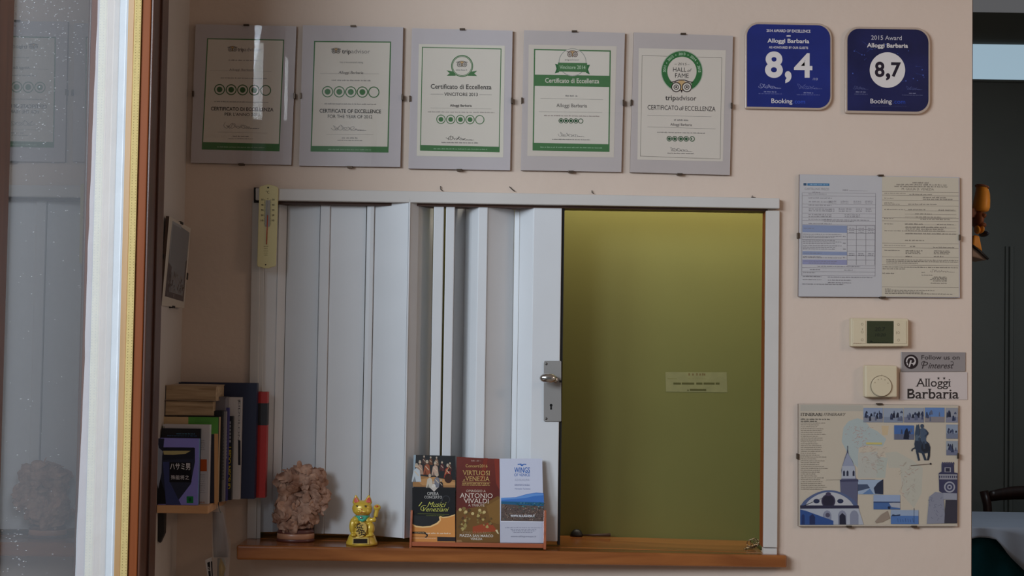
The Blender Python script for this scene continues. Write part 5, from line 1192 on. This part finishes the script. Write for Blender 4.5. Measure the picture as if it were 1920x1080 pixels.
ky = thing('key_bunch', 'bunch of shiny keys on rings at the right end of the counter', 'keys', (W(1411, 1012, 0.06).x, 0.06, zi(.6)))
rr = random.Random(4); kc = W(1411, 1012, 0.06); zk = zi(kc.x)
def ringpts(c, R, n_, a): 
    u_ = n_.cross(a).normalized(); w_ = n_.cross(u_); return [c + (u_ * math.cos(t_) + w_ * math.sin(t_)) * R for t_ in [2 * math.pi * k / 16 for k in range(17)]]
M_key = mat('worn_key_metal', (150, 130, 104), 0.25, metal=1.0, var=0.2, vscale=200)
for i in range(3):
    q = MB(); cc = Vector((kc.x - .003 + .008 * i, .055 + .01 * i, zk + .013 + .003 * (i % 2))); n_ = Vector((rr.uniform(-.5, .5), -1, rr.uniform(-.2, .6))).normalized()
    q.tube(ringpts(cc, .0115 - .002 * i, n_, Vector((0, .1, 1))), .0011, M_key, 6); q.build('key_ring', ky)
for i in range(6):
    q = MB(); a = rr.uniform(-.4, .5); x0 = kc.x - .020 + .006 * i; z0 = zk + .0022 + .0026 * i; y0 = .045 + .006 * (i % 3)
    d_ = Vector((math.cos(a), rr.uniform(-.2, .2), rr.uniform(.0, .25))).normalized()
    s0 = Vector((x0, y0, z0)); 
    q.tube([s0, s0 + d_ * .018], .0012, M_key, 6); q.ellipsoid(s0, (.0052, .0045, .0016), M_key, 12, 8)
    for t_ in (.011, .014, .017): q.tube([s0 + d_ * t_, s0 + d_ * t_ + Vector((0, 0, -.0022 if z0 - zk > .004 else .0022))], .0009, M_key, 5)
    q.build('key', ky, weld=False)

# ------------------------------------------------------------ dim dining room through the doorway at the right
YF = 4.45
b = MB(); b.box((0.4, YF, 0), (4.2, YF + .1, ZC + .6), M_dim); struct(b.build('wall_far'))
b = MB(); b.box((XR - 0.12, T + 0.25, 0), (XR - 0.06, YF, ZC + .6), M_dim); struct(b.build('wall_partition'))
b = MB(); b.box((XR - 0.12, T, ZC), (4.2, YF + .1, ZC + .05), M_dim) if False else None
q = MB(); q.box((XR - .002, 0.002, 0), (XR + .002, T + .25, ZC), mat('dark_door_lining', (70, 48, 38), .7, var=.05)); struct(q.build('trim_2'))
zu0 = W(1870, 148, YF).z; zu1 = W(1870, 84, YF).z
print('strip z', zu0, zu1)
w2 = struct(bpy.data.objects.new('window_2', None)); COL.objects.link(w2); w2.location = (2.0, YF, zu0)
q = MB(); q.slab([(1780, 82), (1990, 85), (1990, 151), (1780, 147.5)], YF - .012, YF - .001, mat('sky_lit_pane', (166, 192, 208), .4, var=.02, vscale=2, emit=0.75)); q.build('pane', w2)
q = MB(); a0 = W(1780, 148, YF - .02); a1 = W(1990, 151.5, YF - .02); q.slab([(1780, 147.5), (1990, 151), (1990, 155), (1780, 151.5)], YF - .03, YF - .001, M_dim); q.build('window_frame', w2)
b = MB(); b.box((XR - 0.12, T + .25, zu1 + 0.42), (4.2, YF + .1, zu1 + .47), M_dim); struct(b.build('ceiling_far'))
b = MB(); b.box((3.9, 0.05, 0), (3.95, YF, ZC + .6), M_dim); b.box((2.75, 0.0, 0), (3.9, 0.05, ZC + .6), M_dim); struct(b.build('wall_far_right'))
# vertical door trim on the far wall
q = MB()
for u0, u1, d_ in ((1886, 1891, .02), (1894.5, 1901, .045), (1901.5, 1903.5, .02)):
    q.slab([(u0, 462), (u1, 462), (u1 - 3, 1100), (u0 - 3, 1100)], YF - d_, YF - .001, M_dim)
struct(q.build('trim_3', weld=False))
# table with cloths
zt_ = 0.75; yA, yB = 2.97, 3.48
xa = W(1822, 985, yA).x - .18
M_cloth = mat('white_tablecloth', (196, 204, 220), .8, spec=.2, var=.03); M_teal = mat('teal_undercloth', (16, 70, 78), .85, spec=.1, var=.08)
tb = thing('dining_table', 'dining table in the dim back room, hidden under its cloths', 'table', (xa + .5, 3.2, 0))
q = MB(); q.box((xa, yA, zt_ - .03), (xa + 1.15, yB, zt_), M_holder); q.build('table_top', tb)
for x in (xa + .06, xa + 1.09):
    for y in (yA + .06, yB - .06):
        q = MB(); q.box((x - .025, y - .025, 0.001), (x + .025, y + .025, zt_ - .03), M_holder); q.build('leg', tb)
def cloth(name, zt_, drop, ext, mt, label, cat, notch=0):
    q = MB(); x0, x1, y0, y1 = xa - ext, xa + 1.15 + ext, yA - ext, yB + ext; n = 60; per = []
    for i in range(n): per.append((x0 + (x1 - x0) * i / n, y0))
    for i in range(20): per.append((x1, y0 + (y1 - y0) * i / 20))
    for i in range(n): per.append((x1 - (x1 - x0) * i / n, y1))
    for i in range(20): per.append((x0, y1 - (y1 - y0) * i / 20))
    N = len(per); vs = [(x, y, zt_) for x, y in per]
    for L_ in range(1, 6):
        for i, (x, y) in enumerate(per):
            f_ = L_ / 5; out = .022 * f_ * math.sin(i * .9) + .012 * f_
            nx = -1 if x == x0 else (1 if x == x1 else 0); ny = -1 if y == y0 else (1 if y == y1 else 0)
            vs.append((x + nx * out, y + ny * out, zt_ - (drop + (notch * (1 - abs(((x - xa - .27) / .15) % 2 - 1)) if notch and x > xa + .27 else 0)) * f_))
    q.add(vs, [(L_ * N + i, L_ * N + (i + 1) % N, (L_ + 1) * N + (i + 1) % N, (L_ + 1) * N + i) for L_ in range(5) for i in range(N)], mt, True)
    q.add(vs[:N], [tuple(range(N))], mt)
    o = q.build(name, weld=True); o = tag(o, label, cat); s_ = o.modifiers.new('thickness', 'SOLIDIFY'); s_.thickness = .0015; return o
cloth('undercloth', zt_ + .0015, .62, .006, M_teal, 'dark teal cloth hanging to the floor under the white one', 'tablecloth')
cloth('tablecloth', zt_ + .0045, .05, .03, M_cloth, 'short white tablecloth over the teal cloth in the dim back room', 'tablecloth', .16)
# chair behind the table
M_chair = wood('dark_chair_wood', (46, 26, 22), (62, 36, 30), .4, 4, 'Z', .2)
yc2 = 3.98
xc0 = W(1851, 925, yc2).x
ch = thing('dining_chair', 'dark wooden chair with a curved top rail behind the table', 'chair', (xc0 + .22, yc2, 0))
ztc = W(1850, 921, yc2).z
for x in (xc0, xc0 + .44):
    q = MB(); q.tube([(x + (.012 if x == xc0 else -.012), yc2 - .02, .002), (x + (.008 if x == xc0 else -.008), yc2 - .03, .46), (x, yc2 + .0, ztc - .07), (x - (.014 if x == xc0 else -.014), yc2 + .012, ztc)], .0235, M_chair, 10); q.build('back_post', ch)
    q = MB(); q.tube([(x, yc2 - .42, .002), (x, yc2 - .42, .44)], .018, M_chair, 10); q.build('leg', ch)
q = MB(); n = 14; vs = []
for i in range(n + 1):
    t_ = i / n; x = xc0 + .015 + .41 * t_; bow = math.sin(math.pi * t_)
    zc_ = ztc - .028 + .020 * bow; h_ = .026 + .010 * bow; y = yc2 + .004 + .03 * bow
    vs += [(x, y - .010, zc_ - h_), (x, y + .010, zc_ - h_), (x, y + .010, zc_ + h_), (x, y - .010, zc_ + h_)]
q.add(vs, [(i * 4 + a, i * 4 + (a + 1) % 4, (i + 1) * 4 + (a + 1) % 4, (i + 1) * 4 + a) for i in range(n) for a in range(4)] + [(0, 3, 2, 1), (n * 4, n * 4 + 1, n * 4 + 2, n * 4 + 3)], M_chair, True); q.build('top_rail', ch, weld=False)
q = MB(); q.box((xc0 + .02, yc2 - .005, .62), (xc0 + .42, yc2 + .012, .66), M_chair); q.build('middle_rail', ch, bevel=.004)
q = MB(); q.box((xc0 - .01, yc2 - .45, .44), (xc0 + .45, yc2 - .03, .47), M_chair); q.build('seat', ch, bevel=.008)
# carved wall ornament just behind the wall's end
yo = T + 0.2
def OC(pts): return crop(pts, 1800, 330, 6.35)
orn = thing('wall_ornament', 'carved orange and brown wooden figure hanging just past the wall end', 'ornament', W(1838, 420, yo))
M_or = mat('orange_carving', (240, 160, 58), .4, spec=.4, var=.2, vscale=14); M_brn = mat('brown_carving', (140, 84, 52), .55, var=.25, vscale=30); M_nv = mat('navy_carving', (26, 36, 56), .5, var=.1)
ko = (D + yo) / F / 6.35
def EO(q, u, v, ru, rv, ry, mt, rot=0, dy=0): q.ellipsoid(W(1800 + u / 6.35, 330 + v / 6.35, yo + dy), (ru * ko, ry, rv * ko), mt, 20, 14, Matrix.Rotation(math.radians(rot), 3, 'Y'))
q = MB(); c1 = W(1800 + 235 / 6.35, 330 + 425 / 6.35, yo)
vs = []; N = 24; rows = ((430, 240, 62), (415, 245, 84), (380, 250, 92), (300, 258, 88), (220, 266, 78), (170, 268, 70), (135, 262, 60))
for v, u, r_ in rows:
    cc = W(1800 + u / 6.35, 330 + v / 6.35, yo)
    for k in range(N):
        a = 2 * math.pi * k / N; vs.append(cc + Vector((r_ * ko * math.cos(a), .034 * r_ / 90 * math.sin(a), (18 * ko * math.cos(a)) * (-1 if v < 200 else -.2))))
q.add(vs, [(i * N + k, i * N + (k + 1) % N, (i + 1) * N + (k + 1) % N, (i + 1) * N + k) for i in range(len(rows) - 1) for k in range(N)] + [tuple(range(N))[::-1], tuple(range((len(rows) - 1) * N, len(rows) * N))], M_or, True); q.build('upper_body', orn, weld=False)
q = MB(); cc = W(1800 + 262 / 6.35, 330 + 128 / 6.35, yo); q.tube([cc + Vector((66 * ko * math.cos(a), .026 * math.sin(a), -20 * ko * math.cos(a))) for a in [2 * math.pi * k / 20 for k in range(21)]], 9 * ko, M_brn, 8); q.build('rim', orn)
q = MB(); EO(q, 210, 520, 56, 100, .035, M_brn, 4); EO(q, 255, 480, 44, 36, .03, M_brn, -30, -.01); EO(q, 235, 590, 60, 44, .035, M_brn); q.build('waist', orn, weld=False)
q = MB(); EO(q, 252, 640, 26, 44, .02, M_or, 10, -.03); EO(q, 205, 640, 26, 50, .02, M_or, -8, -.03); q.build('hand', orn, weld=False)
q = MB(); EO(q, 285, 690, 40, 36, .03, M_nv); q.build('sash', orn)
q = MB(); fr = [W(1800 + u / 6.35, 330 + v / 6.35, yo - .03) for u, v in ((165, 700), (235, 710), (272, 900), (235, 880), (150, 840))]; q.prism(fr, [v + Vector((0, .06, 0)) for v in fr], M_or); q.build('skirt', orn, bevel=.006)
q = MB(); fr = [W(1800 + u / 6.35, 330 + v / 6.35, yo - .04) for u, v in ((140, 820), (330, 980), (305, 1005), (140, 960))]; q.prism(fr, [v + Vector((0, .08, 0)) for v in fr], mat('pale_foot', (150, 128, 112), .5, var=.1)); q.build('foot', orn, bevel=.003)
q = MB(); q.tube([W(1800 + u / 6.35, 330 + v / 6.35, yo - .045) for u, v in ((130, 815), (230, 890), (335, 990))], 16 * ko, M_dark, 8); q.build('foot_edge', orn)
q = MB(); pw = W(1828, 400, yo); q.box((XR + .0025, yo - .012, pw.z - .012), (pw.x, yo + .012, pw.z + .012), M_brn); q.build('wall_mount', orn)
